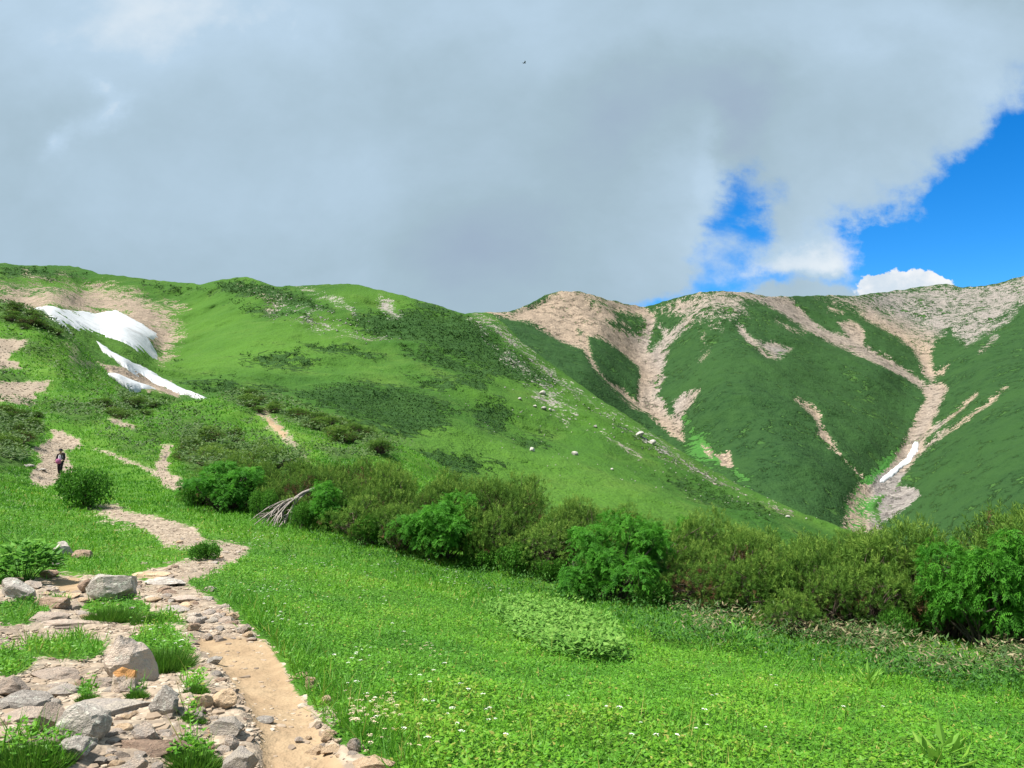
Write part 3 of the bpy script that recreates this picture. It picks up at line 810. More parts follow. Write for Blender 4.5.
    darkb = total([(660, 95, 110, 60, .2, .17), (752, 130, 34, 60, 0, .12), (330, 130, 90, 60, .3, .06), (470, 240, 120, 40, 0, .05), (420, 230, 230, 60, 0, .03), (860, 90, 140, 50, .2, .05), (25, 125, 40, 40, 0, .06), (560, 200, 120, 60, 0, .03)])
    br = n.math('ADD', n.math('SUBTRACT', n.math('ADD', .585, n.math('MULTIPLY', n.math('SUBTRACT', big, .5), .65)), darkb), lite)
    br = n.math('ADD', br, n.math('MULTIPLY', nz, .09))
    br = n.math('ADD', br, n.math('MULTIPLY', wl, .34))
    edge = n.math('MULTIPLY', n.step(dens, .62, .2), .06)
    br = n.math('ADD', br, edge)
    r = n.new('ShaderNodeValToRGB'); e = r.color_ramp.elements
    e[0].position = .1; e[0].color = (.27, .41, .54, 1)
    e[1].position = 1.; e[1].color = (.88, .93, .97, 1)
    for p_, c_ in ((.38, (.35, .455, .58)), (.52, (.385, .52, .615)), (.78, (.50, .66, .81))):
        q = e.new(p_); q.color = c_ + (1,)
    n.put(r.inputs[0], br)
    gain = CLOUD_GAIN
    cloud = n.mix(1.0, r.outputs[0], (gain, gain, gain), 'MULTIPLY')
    col = n.mix(cm, blue, cloud)
    shade = n.mix(n.step(fine, .35, .7), (.66 * gain, .76 * gain, .86 * gain), (.96 * gain, .97 * gain, .98 * gain))
    col = n.mix(cmask, col, shade)
    n.put(bg.inputs[0], col); bg.inputs[1].default_value = .1


def build_sun_camera():
    L = bpy.data.lights.new('sun', 'SUN'); L.energy = SUN_E; L.angle = math.radians(SUN_ANGLE); L.color = (1.0, .95, .86)
    o = bpy.data.objects.new('sun', L); link(o)
    d = Vector((math.sin(SUN_AZ) * math.cos(SUN_EL), math.cos(SUN_AZ) * math.cos(SUN_EL), math.sin(SUN_EL)))
    o.rotation_euler = d.to_track_quat('Z', 'Y').to_euler()
    o.location = (0, 0, 50)
    c = bpy.data.cameras.new('camera'); c.sensor_width = 36; c.lens = FPX / 1024 * 36
    c.clip_start = .05; c.clip_end = 30000
    co = bpy.data.objects.new('camera', c); link(co)
    co.location = (0, 0, EYE); co.rotation_euler = (math.pi / 2 + PITCH, 0, 0)
    SC.camera = co
    SC.view_settings.view_transform = 'Standard'; SC.view_settings.look = 'None'; SC.view_settings.gamma = 1; SC.view_settings.exposure = EXPOSURE
    SC.view_settings.use_curve_mapping = False
    SC.cycles.use_denoising = True
    SC.cycles.max_bounces = 6; SC.cycles.diffuse_bounces = 3; SC.cycles.transmission_bounces = 3


SUN_E, SUN_ANGLE, EXPOSURE = 3.4, 6.0, 1.5
SKY_VALUE = 0.70
CLOUD_GAIN = 10.0 / 2 ** EXPOSURE
# ================================================================== ground cover
def sample_near(n, rng, ymax=240., alim=.93, power=.65):
    R0, R1 = 8.4, ymax + AP
    u = rng.random(n)
    R = (R0 ** -power + u * (R1 ** -power - R0 ** -power)) ** (-1 / power)
    a = rng.uniform(-alim, alim, n)
    X = a * R; Y = R - AP
    return X, Y


def build_grass():
    rng = np.random.default_rng(21)
    X, Y = sample_near(880000, rng)
    keep = np.abs(X / np.maximum(Y, 1)) < 1.15
    keep &= ~((Y > 30) & (X / np.maximum(Y, 1) > .0))
    X, Y = X[keep], Y[keep]
    Z = ground(X, Y)
    sc, so, dk, pl = nmask(X, Y, Z)
    jit = .25 * fbm(X * 2.2, Y * 2.2, 3)
    keep = (np.maximum(sc, so) + jit < .42) & (dk < .55)
    keep |= (sc < .8) & (so < .3) & (dk < .5) & (rng.random(len(X)) < .055)
    X, Y, Z = X[keep], Y[keep], Z[keep]; pl = pl[keep]; dk = dk[keep]
    n = len(X)
    px, py = proj(np.stack([X, Y, Z], -1))
    big = fbm(X / 3.1 + 7, Y / 3.1, 3); small = fbm(X / .7, Y / .7, 3)
    # grass grows tall by the trail edge, at the foot of the thicket and beyond; low herbs fill the meadow
    tall = np.clip(zones([('l', [(205, 600, 10), (262, 630, 16), (300, 670, 18), (330, 705, 18), (400, 768, 20)], .8, 14), ('l', [(190, 505, 8), (320, 540, 10), (480, 585, 12), (620, 615, 12), (760, 645, 10), (900, 668, 10), (1024, 690, 12)], .8, 14),
                          ('p', [(-100, 490), (130, 490), (130, 600), (-100, 600)], .3, 10), ('p', [(0, 600), (200, 600), (200, 768), (0, 768)], .25, 10)], px, py) + .25 * big, 0, 1)
    blade = rng.random(n) < np.where(Y > 22, .7, .13 + .75 * tall)
    pxs = np.maximum(Y, 2) / FPX
    L = np.where(blade, rng.uniform(.06, .15, n) * (1 + .5 * tall), rng.uniform(.018, .042, n))
    W = np.where(blade, rng.uniform(.004, .007, n), L * rng.uniform(.45, .75, n))
    L = np.maximum(L, np.where(blade, 2.8, 2.2) * pxs * rng.uniform(.7, 1.3, n)); W = np.maximum(W, np.where(blade, 1.0, 1.5) * pxs)
    dry = blade & (rng.random(n) < .02) & (Y < 22) & (Y > 3)
    L = np.where(dry, rng.uniform(.16, .30, n), L); W = np.where(dry, .0045, W)
    az = rng.uniform(0, 2 * np.pi, n)
    tilt = np.where(blade, rng.uniform(.5, 1.35, n), rng.uniform(-.25, .6, n))
    D = np.stack([np.cos(az) * np.cos(tilt), np.sin(az) * np.cos(tilt), np.sin(tilt)], -1)
    side = unit(np.cross(D, np.array([0, 0, 1.]) + .35 * rng.normal(size=(n, 3))))
    lift = np.where(blade, -.01, rng.uniform(.005, .075, n) * (1 + .8 * small)) * np.clip(1.2 - Y / 40, .3, 1)
    C = np.stack([X, Y, Z + lift], -1)
    tint = np.clip(.48 + .22 * big + .20 * small + .11 * rng.normal(size=n) + .18 * pl - .3 * dk - .12 * tall + np.where(Y > 25, .0, .05), 0, 1)
    yel = (rng.random(n) < .018 + .05 * np.clip(big, 0, 1)) & (Y < 30)
    tint = np.where(yel | dry, 1.0, tint * .93)
    m = leaf_mat('meadow leaves', [(.030, .115, .014), (.066, .212, .016), (.104, .295, .018), (.165, .350, .022), (.32, .33, .07)], trans=.35, rough=.5)
    tag(obj('grass', leaf_mesh('grass', C, D * L[:, None], side * W[:, None], m, tint)), 'bright green meadow grass and low herbs', kind='stuff')


def build_scrub(gB, gP):
    """low dwarf pine carpets on the slopes: too many and too merged to count."""
    rng = np.random.default_rng(5)
    X, Y = sample_near(420000, rng, power=.1)
    k = (X < -8 + (Y - 40) * .02) & (np.abs(X / np.maximum(Y, 1)) < .9) & (Y > 30)
    X, Y = X[k], Y[k]; Z = ground(X, Y)
    sc, so, dk, pl = nmask(X, Y, Z)
    cl = fbm(X / 2.2, Y / 3.0, 3)
    k = (dk + .45 * cl > .5) & (np.maximum(sc, so) < .4)
    X, Y, Z, cl = X[k], Y[k], Z[k], cl[k]
    n = len(X); pxs = Y / FPX
    H = np.clip(.8 + .9 * cl, .1, 2.0)
    L = np.maximum(.22, 3.0 * pxs) * rng.uniform(.7, 1.3, n); W = np.maximum(.09, 2.0 * pxs)
    az = rng.uniform(0, 6.283, n); tl = rng.uniform(-.1, .75, n)
    D = np.stack([np.cos(az) * np.cos(tl), np.sin(az) * np.cos(tl), np.sin(tl)], -1); S = unit(np.cross(D, np.array([0, -.35, 1.]) + .35 * rng.normal(size=(n, 3))))
    C = np.stack([X, Y, Z + H * rng.uniform(.75, 1, n)], -1)
    tint = np.clip(.38 + .25 * cl + .2 * rng.normal(size=n), 0, 1)
    m = leaf_mat('dwarf pine scrub needles', [(.022, .058, .010), (.042, .095, .015), (.068, .130, .022), (.11, .18, .035)], trans=.22, rough=.6)
    tag(obj('pine_scrub', leaf_mesh('pine_scrub', C, D * L[:, None], S * W[:, None], m, tint)), 'dark dwarf pine carpet on the trail slope', kind='stuff')

    def cover(g, n, name, lab, mat, size, pxr, dense, seed, dark_only=False, flat=.6, lo=0):
        r = np.random.default_rng(seed)
        px = r.uniform(pxr[0], pxr[1], n)
        cy = np.interp(px, g['xs'], g['cy']); by = np.minimum(np.interp(px, g['xs'], g['by']), 560)
        py = cy + (by - cy) * r.random(n) ** .95
        P, a = on_slope(g, px, py)
        cl = fbm(px / 7, py / 3.5, 3)
        cl2 = fbm(px / 28, py / 14, 3)
        if dark_only: k = (a['dark'] + .4 * cl > .5)
        else: k = r.random(n) < dense
        k &= (a['scree'] + .3 * cl < .38) & (py > cy + 2.5)
        P, cl, cl2, dk, pl = P[k], cl[k], cl2[k], a['dark'][k], a['pale'][k]
        n = len(P)
        s = P[:, 1] / FPX * size * r.uniform(.6, 1.35, n)
        az = r.uniform(0, 6.283, n); tl = r.uniform(-.1, .8, n)
        D = np.stack([np.cos(az) * np.cos(tl), np.sin(az) * np.cos(tl), np.sin(tl)], -1); S = unit(np.cross(D, np.array([0, -.5, 1.]) + .35 * r.normal(size=(n, 3))))
        P = P + np.stack([0 * s, 0 * s, s * np.where(dark_only, .35 + .5 * np.clip(cl, -.5, 1), -.15)], -1)
        t = np.clip(.45 + .14 * cl + .16 * cl2 + .07 * r.normal(size=n) + .35 * pl - (0 if dark_only else .3 * dk), 0, 1)
        tag(obj(name, leaf_mesh(name, P, D * s[:, None] * 1.3, S * s[:, None], mat, t)), lab, kind='stuff')

    md = leaf_mat('hill pine', [(.014, .046, .010), (.026, .072, .015), (.042, .098, .020), (.066, .130, .027)], trans=.12, rough=.8, spec=.05)
    cover(gB, 300000, 'hill_scrub', 'dark dwarf pine carpets on the green hill', md, 1.35, (-120, 1000), 1, 2, dark_only=True)


# ================================================================== shrubs of the thicket
def pine_variant(seed, lumps=20, per=46, needles=20, nl=.062, nw=.0085, twigs=70):
    r = np.random.default_rng(seed)
    a = r.uniform(0, 2 * np.pi, lumps); q = np.sqrt(r.random(lumps)) * .72
    LC = np.stack([np.cos(a) * q, np.sin(a) * q, .36 + .40 * (1 - q) + r.uniform(-.22, .14, lumps)], -1)
    LR = r.uniform(.17, .32, lumps)
    P = []; O = []
    for c, R in zip(LC, LR):
        d = rand_dirs(per, r, .45)
        p = c + d * R * np.array([1.1, 1.1, .8]) * r.uniform(.72, 1.05, (per, 1))
        P.append(p); O.append(d)
    P = np.concatenate(P); O = np.concatenate(O)
    k = P[:, 2] > .12
    P, O = P[k], O[k]
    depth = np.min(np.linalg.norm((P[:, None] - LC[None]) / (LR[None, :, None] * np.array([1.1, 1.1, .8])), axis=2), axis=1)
    S = unit(O * .8 + np.array([0, 0, .5]) + .35 * r.normal(size=O.shape))
    n = len(P)
    t = r.random((n, needles))
    lenS = r.uniform(.07, .14, (n, 1))
    base = P[:, None] + S[:, None] * (t * lenS)[..., None]
    rad = r.normal(size=(n, needles, 3)); rad -= (rad * S[:, None]).sum(-1, keepdims=True) * S[:, None]
    rad = unit(rad)
    D = unit(S[:, None] * r.uniform(.4, 1.1, (n, needles, 1)) + rad * .9)
    L = nl * r.uniform(.7, 1.2, (n, needles, 1))
    Wd = unit(np.cross(D, rad + .3 * r.normal(size=rad.shape))) * nw
    ts = np.clip(.36 + .16 * r.normal(size=(n, 1)) + .55 * (P[:, 2:3] - .45) + .9 * (depth[:, None] - .88), 0, 1)  # interior shade painted into the tint: needles deep in a lump are darker
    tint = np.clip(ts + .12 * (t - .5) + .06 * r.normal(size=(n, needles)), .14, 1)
    # a few browned shoots low in the bush
    brown = (r.random((n, 1)) < .07) & (P[:, 2:3] < .5)
    tint = np.where(brown, -1.0, tint)
    leaf = (base.reshape(-1, 3), (D * L).reshape(-1, 3), Wd.reshape(-1, 3), tint.ravel())
    paths = []
    for c in LC:
        s = np.array([r.uniform(-.12, .12), r.uniform(-.12, .12), -.1])
        m1 = s * .5 + c * np.array([.45, .45, .25]) + r.normal(size=3) * .05
        pts = np.array([s, m1, c * np.array([.85, .85, .8]), c])
        pts = np.array([(1 - u) ** 3 * pts[0] + 3 * u * (1 - u) ** 2 * pts[1] + 3 * u * u * (1 - u) * pts[2] + u ** 3 * pts[3] for u in np.linspace(0, 1, 8)])
        paths.append((pts, np.linspace(.035, .012, 8)))
    for i in range(twigs):
        c = LC[r.integers(lumps)]; e = P[r.integers(n)]
        s = c * r.uniform(.4, .95) * np.array([1, 1, .8])
        m1 = (s + e) / 2 + r.normal(size=3) * .05
        paths.append((np.array([s, m1, e]), np.array([.011, .008, .004])))
    return leaf, paths


def rowan_variant(seed, lumps=24, per=40):
    r = np.random.default_rng(seed)
    a = r.uniform(0, 2 * np.pi, lumps); q = np.sqrt(r.random(lumps)) * .74
    LC = np.stack([np.cos(a) * q, np.sin(a) * q, .13 + (.56 * np.sqrt(1 - q * q)) * r.uniform(.05, 1.1, lumps)], -1)
    LR = r.uniform(.18, .34, lumps)
    B = []; DD = []; WW = []; TT = []
    cents = []; outs = []
    for c, R in zip(LC, LR):
        d = rand_dirs(per, r, .35)
        d[:, 2] = np.where(d[:, 2] < -.45, -d[:, 2], d[:, 2])
        cents.append(c + d * np.array([1.2, 1.2, .62]) * R * r.uniform(.7, 1.08, (per, 1))); outs.append(d)
    P = np.concatenate(cents); O = np.concatenate(outs)
    k = P[:, 2] > .0
    P, O = P[k], O[k]
    for p, o in zip(P, O):
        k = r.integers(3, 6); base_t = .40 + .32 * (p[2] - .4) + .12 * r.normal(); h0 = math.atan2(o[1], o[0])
        for j in range(k):
            az = h0 + r.normal() * 1.1
            out = np.array([math.cos(az), math.sin(az), r.uniform(-.25, .55)])
            ln = r.uniform(.085, .135)
            u = np.linspace(.2, 1, 5)
            rachis = p + out * (u * ln)[:, None] - np.array([0, 0, 1.]) * (r.uniform(.1, .5) * u * u)[:, None] * ln
            tang = unit(np.gradient(rachis, axis=0))
            sd = unit(np.cross(tang, np.array([0, 0, 1.]) + .35 * r.normal(size=3)))
            for s in (-1, 1):
                DD.append(unit(sd * s + tang * .5 + np.array([0, 0, -.12])) * r.uniform(.030, .044)); B.append(rachis); WW.append(tang * .019); TT.append(np.full(5, base_t + r.normal() * .07))
            DD.append((tang[-1:] + [[0, 0, -.15]]) * .038); B.append(rachis[-1:]); WW.append(sd[-1:] * .016); TT.append(np.full(1, base_t))
    leaf = tuple(np.concatenate(v) for v in (B, DD, WW)) + (np.clip(np.concatenate(TT), 0, 1),)
    paths = []
    for c in LC:
        s = np.array([r.uniform(-.1, .1), r.uniform(-.1, .1), -.1])
        m1 = c * np.array([.4, .4, .45]) + r.normal(size=3) * .08
        pts = np.array([(1 - u) ** 2 * s + 2 * u * (1 - u) * m1 + u * u * c for u in np.linspace(0, 1, 8)])
        paths.append((pts, np.linspace(.020, .007, 8)))
        for i in range(4):
            e = P[np.argsort(np.linalg.norm(P - c, axis=1))[r.integers(14)]]
            paths.append((np.array([c, (c + e) / 2 + [0, 0, -.02], e]), np.array([.006, .005, .003])))
    return leaf, paths


def broad_variant(seed, n=5200, ll=.07, ratio=.5, lumps=9):
    r = np.random.default_rng(seed)
    a = r.uniform(0, 2 * np.pi, lumps); q = np.sqrt(r.random(lumps)) * .66
    LC = np.stack([np.cos(a) * q, np.sin(a) * q, .3 + .3 * (1 - q) + r.uniform(-.1, .1, lumps)], -1); LR = r.uniform(.28, .42, lumps)
    i = r.integers(0, lumps, n)
    d = rand_dirs(n, r, .35)
    P = LC[i] + d * LR[i][:, None] * r.uniform(.7, 1.05, (n, 1)) * np.array([1, 1, .85])
    k = P[:, 2] > .02; P, d = P[k], d[k]; n = len(P)
    D = unit(d * .7 + rand_dirs(n, r, .1)); S = unit(np.cross(D, d + .5 * r.normal(size=d.shape)))
    L = ll * r.uniform(.7, 1.3, n)
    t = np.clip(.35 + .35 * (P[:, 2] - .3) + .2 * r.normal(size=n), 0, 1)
    paths = []
    for c in LC:
        s = np.array([r.uniform(-.1, .1), r.uniform(-.1, .1), -.1]); m1 = c * np.array([.4, .4, .5])
        paths.append((np.array([(1 - u) ** 2 * s + 2 * u * (1 - u) * m1 + u * u * c for u in np.linspace(0, 1, 6)]), np.linspace(.025, .008, 6)))
    return (P, D * L[:, None], S * (L * ratio)[:, None], t), paths


PINE_COLS = [(.170, .095, .05), (.040, .098, .015), (.074, .165, .022), (.128, .238, .034), (.23, .345, .06)]
ROWAN_COLS = [(.034, .135, .018), (.060, .220, .020), (.095, .31, .026), (.16, .40, .038)]

TOPLINE = [(150, 468), (180, 458), (230, 452), (300, 453), (350, 452), (420, 450), (470, 457), (520, 472), (560, 487), (600, 497), (650, 504), (700, 508), (760, 510), (800, 513), (850, 516), (900, 520), (950, 520), (1000, 510), (1030, 500), (1200, 490)]
BASELINE = [(180, 506), (230, 514), (300, 527), (350, 541), (400, 556), (450, 566), (500, 573), (560, 583), (620, 604), (680, 612), (720, 612), (800, 636), (870, 651), (920, 658), (1000, 666), (1030, 674), (1140, 706)]


class Kind:
    """one kind of shrub: a few shapes, each foliage + stem, copied where the shrubs stand."""

    def __init__(self, name, cat, shapes, leafmat, barkmat, fold=.15):
        self.name, self.cat = name, cat; self.meshes = []
        for lf, paths in shapes:
            f = leaf_mesh('foliage', *lf[:3], leafmat, lf[3], fold=fold)
            V, F = tubes(paths, 5)
            s = mesh_np('stem', V, F, barkmat)
            self.meshes.append((f, s, float(np.percentile(lf[0][:, 2] + lf[1][:, 2], 99.3))))
        self.first = {}

    def place(self, loc, rx, h, rz, label, group=None, v=0, ry=None):
        f, s, top = self.meshes[v % len(self.meshes)]
        e = empty(self.name, loc, rz)
        e.scale = (rx, ry or rx, h / top)
        tag(e, label, self.cat, group)
        key = v % len(self.meshes)
        if key not in self.first:
            parts = [bpy.data.objects.new('foliage', f), bpy.data.objects.new('stem', s)]
            self.first[key] = parts
        else:
            parts = [p.copy() for p in self.first[key]]
        for p in parts:
            link(p, e)
        return e


def build_thicket():
    rng = np.random.default_rng(77)
    bark = plain_mat('weathered branch bark', (.115, .085, .068), .9, .35, 14)
    bark2 = plain_mat('rowan bark', (.085, .07, .058), .8, .3, 14)
    pm = leaf_mat('dwarf pine needles', PINE_COLS, trans=.3, rough=.6, spec=.12, world_var=.34, pos=(0, .05, .35, .65, 1))
    rm = leaf_mat('rowan leaves', ROWAN_COLS, trans=.42, rough=.55, spec=.12, world_var=.14)
    bm_ = leaf_mat('alder leaves', [(.028, .100, .014), (.052, .165, .018), (.085, .235, .024), (.13, .30, .035)], trans=.38, rough=.55, spec=.12, world_var=.2)
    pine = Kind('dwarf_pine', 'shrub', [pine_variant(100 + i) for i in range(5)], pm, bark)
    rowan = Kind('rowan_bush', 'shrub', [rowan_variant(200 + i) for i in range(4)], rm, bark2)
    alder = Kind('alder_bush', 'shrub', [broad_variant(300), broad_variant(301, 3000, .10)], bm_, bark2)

    # rowans, one by one: centre px, base py, width px, top py
    RW = [(226, 514, 92, 462, 'wide bright green rowan bush left of the dead grey branches'), (333, 533, 66, 481, 'rounded rowan bush just right of the dead grey branches'),
          (441, 566, 102, 494, 'bright rowan bush midway between the dead grey branches and the largest rowan'), (614, 606, 128, 516, 'largest spreading rowan bush with bare stems showing beneath it'),
          (988, 652, 134, 530, 'vivid emerald rowan bush at the right end of the thicket'), (694, 545, 60, 518, 'small rowan top peeping over the thicket right of the largest rowan'),
          (845, 600, 60, 548, 'small dull green rowan tangled among olive pines near the right')]
    for i, (px, py, w, top, lab) in enumerate(RW):
        p = hit(px, py)
        if i == 5: p = np.array([at(px, py, 18.5)[0], 18.5, 0]); p[2] = ground(p[:1], p[1:2])[0]
        Y = p[1] + (.08 if i == 4 else .35) * w / FPX * p[1]
        X = p[0] / p[1] * Y
        z = float(ground(np.array([X]), np.array([Y]))[0])
        zt = at(px, top, Y)[2]
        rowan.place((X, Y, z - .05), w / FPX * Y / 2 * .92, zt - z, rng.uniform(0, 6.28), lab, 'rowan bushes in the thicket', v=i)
    # pines in rows behind the front line of the thicket
    fx = np.arange(196, 1120, 1.0)
    fp = np.array([hit(x, float(curve(BASELINE, x))) for x in fx[::8]])
    fx = fx[::8]
    L = np.concatenate([[0], np.cumsum(np.linalg.norm(np.diff(fp[:, :2], axis=0), axis=1))])
    spots = []
    for row, (off, sp) in enumerate(((-.1, 2.6), (.65, 1.2), (1.5, 1.25), (2.6, 1.4), (3.9, 1.6), (5.6, 1.9), (8.0, 2.2), (11.0, 2.6), (15.0, 3.2))):
        d = rng.uniform(0, sp)
        while d < L[-1]:
            X = np.interp(d, L, fp[:, 0]); Y = np.interp(d, L, fp[:, 1])
            px = np.interp(d, L, fx)
            rlen = math.hypot(X, Y)
            oo = off + rng.uniform(-.3, .3)
            x, y = X * (1 + oo / rlen) , Y * (1 + oo / rlen)
            if not (row >= 6 and px > 560) and not (row >= 8 and px > 430):
                spots.append((x, y, row, px))
            d += sp * rng.uniform(.8, 1.25)
    sections = [(0, 330, 'olive dwarf pine in the thicket around the dead grey branches'), (330, 520, 'olive dwarf pine in the thicket between the second and third rowan bushes'),
                (520, 700, 'olive dwarf pine crowding round the largest rowan bush'), (700, 900, 'olive dwarf pine in the middle right thicket above the bamboo grass'), (900, 3000, 'olive dwarf pine at the right end of the thicket')]
    front = {}
    rows_ = []
    for x, y, row, px in spots:
        z = float(ground(np.array([x]), np.array([y]))[0])
        ppx = float(proj(np.array([x, y, z]))[0])
        clash = False
        for (rx, rpy, w, top, lab) in RW[:5]:
            if abs(ppx - rx) < w * (.74 if rx > 900 else .44) and row < 3: clash = True
        if clash: continue
        zt = EYE + float(ray(ppx, float(curve(TOPLINE, ppx)) + rng.uniform(-2, 9))[1]) * y
        k = (.44, .62, .78, .9, .98, 1., 1., 1., 1.)[row]
        if ppx < 480: k = (.38, .55, .66, .76, .86, .94, 1., 1., 1.)[row]
        h = np.clip((zt - z) * k * rng.uniform(.78, 1.07), .45, 3.0)
        if zt - z < .3: continue
        r = rng.uniform(.72, 1.05) * (.72 if row == 0 else 1.12)
        r = max(r, .66 * h)
        lab = next(l for a, b, l in sections if a <= ppx < b) if ppx >= 0 else sections[0][2]
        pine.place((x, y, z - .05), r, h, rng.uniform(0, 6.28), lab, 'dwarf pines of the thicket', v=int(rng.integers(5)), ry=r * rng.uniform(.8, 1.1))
    # dwarf pine mounds on the trail slope beyond
    MD = [([(180, 432), (235, 436), (250, 452), (295, 462), (290, 474), (215, 478), (185, 470)], 26, (1.3, 2.2), 'dwarf pine mound on the slope just behind the leftmost rowan bush'),
          ([(228, 392), (262, 396), (300, 414), (345, 430), (395, 453), (330, 440), (290, 427), (250, 412)], 26, (1.6, 2.8), 'dwarf pine mound along the near hill crest above the bare dirt streak'),
          ([(2, 408), (30, 412), (46, 432), (36, 444), (20, 452), (4, 468)], 16, (1.2, 2.0), 'dwarf pine mound at the left edge beside the upper trail'),
          ([(2, 305), (20, 303), (45, 318), (72, 342), (40, 334), (4, 322)], 18, (1.8, 3.0), 'dwarf pine mound on the upper left crest below the snowfield'),
          ([(92, 404), (130, 398), (164, 406), (145, 416), (110, 420)], 12, (1.4, 2.4), 'dwarf pine mound below the small snow patch')]
    for poly, cnt, (r0, r1), lab in MD:
        for q in in_poly(poly, cnt, rng):
            p = hit(*q); r = rng.uniform(r0, r1)
            pine.place((p[0], p[1], p[2] - .1), r, r * rng.uniform(.55, .8), rng.uniform(0, 6.28), lab, 'dwarf pine mounds: ' + lab[16:], v=int(rng.integers(5)), ry=r * rng.uniform(.7, 1))
    SB = [(722, 612, 46, 572), (655, 610, 40, 575), (768, 622, 50, 578), (828, 634, 44, 592), (372, 548, 40, 512), (512, 578, 44, 540), (300, 530, 34, 500), (893, 645, 44, 605), (548, 584, 36, 556), (480, 572, 40, 545), (262, 520, 36, 488), (196, 508, 34, 478)]
    for i, (px, py, w, top) in enumerate(SB):
        p = hit(px, py); Y = p[1] + .35 * w / FPX * p[1]; X = p[0] / p[1] * Y
        z = float(ground(np.array([X]), np.array([Y]))[0])
        zt = at(px, top, Y)[2]
        lab = 'small leafy green bush growing among the dwarf pines ' + ('right of the largest rowan bush' if px > 640 else 'left of the largest rowan bush')
        alder.place((X, Y, z - .05), w / FPX * Y / 2, max(zt - z, .5), rng.uniform(0, 6), lab, lab.split(' growing')[0].replace('small', 'leafy') + (' on the right' if px > 640 else ' on the left'), v=1 + 2 * (i % 2) if False else i % 2)
    # single bushes on the trail side
    for (px, py, w, top, lab, v) in [(88, 510, 80, 466, 'dense round dark green bush on the trail bend in front of the hiker', 0), (204, 562, 36, 541, 'small dark bush growing inside the loop of the stony trail', 1)]:
        p = hit(px, py); Y = p[1] + .3 * w / FPX * p[1]; X = p[0] / p[1] * Y
        z = float(ground(np.array([X]), np.array([Y]))[0])
        alder.place((X, Y, z - .04), w / FPX * Y / 2 * .95, at(px, top, Y)[2] - z, .6 + v, lab, None, v=v)
    return pine, rowan, alder, bark


# ================================================================== herbs, flowers, bamboo grass, dead branches
def in_poly(poly, n, rng):
    P = np.asarray(poly, float); x0, y0 = P.min(0); x1, y1 = P.max(0)
    out = np.empty((0, 2))
    while len(out) < n:
        q = np.stack([rng.uniform(x0, x1, n * 2), rng.uniform(y0, y1, n * 2)], -1)
        q = q[sdist(poly, q[:, 0], q[:, 1]) > rng.normal(size=len(q)) * 3]
        out = np.concatenate([out, q])
    return out[:n]


def hits(pp, step=None):
    """ground points for many pixels, by interpolating a coarse survey."""
    a, s = ray(pp[:, 0], pp[:, 1])
    Yl = np.exp(np.linspace(np.log(2.5), np.log(60), 160))
    AA, YY = np.meshgrid(np.linspace(a.min() - .02, a.max() + .02, 60), Yl)
    Zg = ground((AA * YY).ravel(), YY.ravel()).reshape(AA.shape)
    Sg = (Zg - EYE) / YY
    j = np.clip((a - AA[0, 0]) / (AA[0, 1] - AA[0, 0]), 0, 58.99); j0 = j.astype(int); f = j - j0
    Sc = Sg[:, j0] * (1 - f) + Sg[:, j0 + 1] * f
    k = np.argmax(Sc > s[None], axis=0); k = np.maximum(k, 1)
    idx = np.arange(len(a))
    t = np.clip((s - Sc[k - 1, idx]) / (Sc[k, idx] - Sc[k - 1, idx] + 1e-9), 0, 1)
    Y = Yl[k - 1] * (1 - t) + Yl[k] * t
    X = a * Y
    return np.stack([X, Y, ground(X, Y)], -1)


def herb_leaves(P, rng, ll, ratio, hmax, tilt=(-.3, .7), per=7, spread=.12):
    n = len(P)
    H = hmax * rng.uniform(.5, 1.1, n)
    base = np.repeat(P, per, 0); h = np.repeat(H, per) * rng.uniform(.25, 1, n * per)
    az = rng.uniform(0, 6.283, n * per); tl = rng.uniform(*tilt, n * per)
    D = np.stack([np.cos(az) * np.cos(tl), np.sin(az) * np.cos(tl), np.sin(tl)], -1)
    L = ll * rng.uniform(.65, 1.25, n * per)
    C = base + np.stack([rng.normal(size=n * per) * spread * .5, rng.normal(size=n * per) * spread * .5, h], -1)
    S = unit(np.cross(D, np.array([0, 0, 1.]) + .3 * rng.normal(size=D.shape)))
    return C, D * L[:, None], S * (L * ratio)[:, None], h / hmax


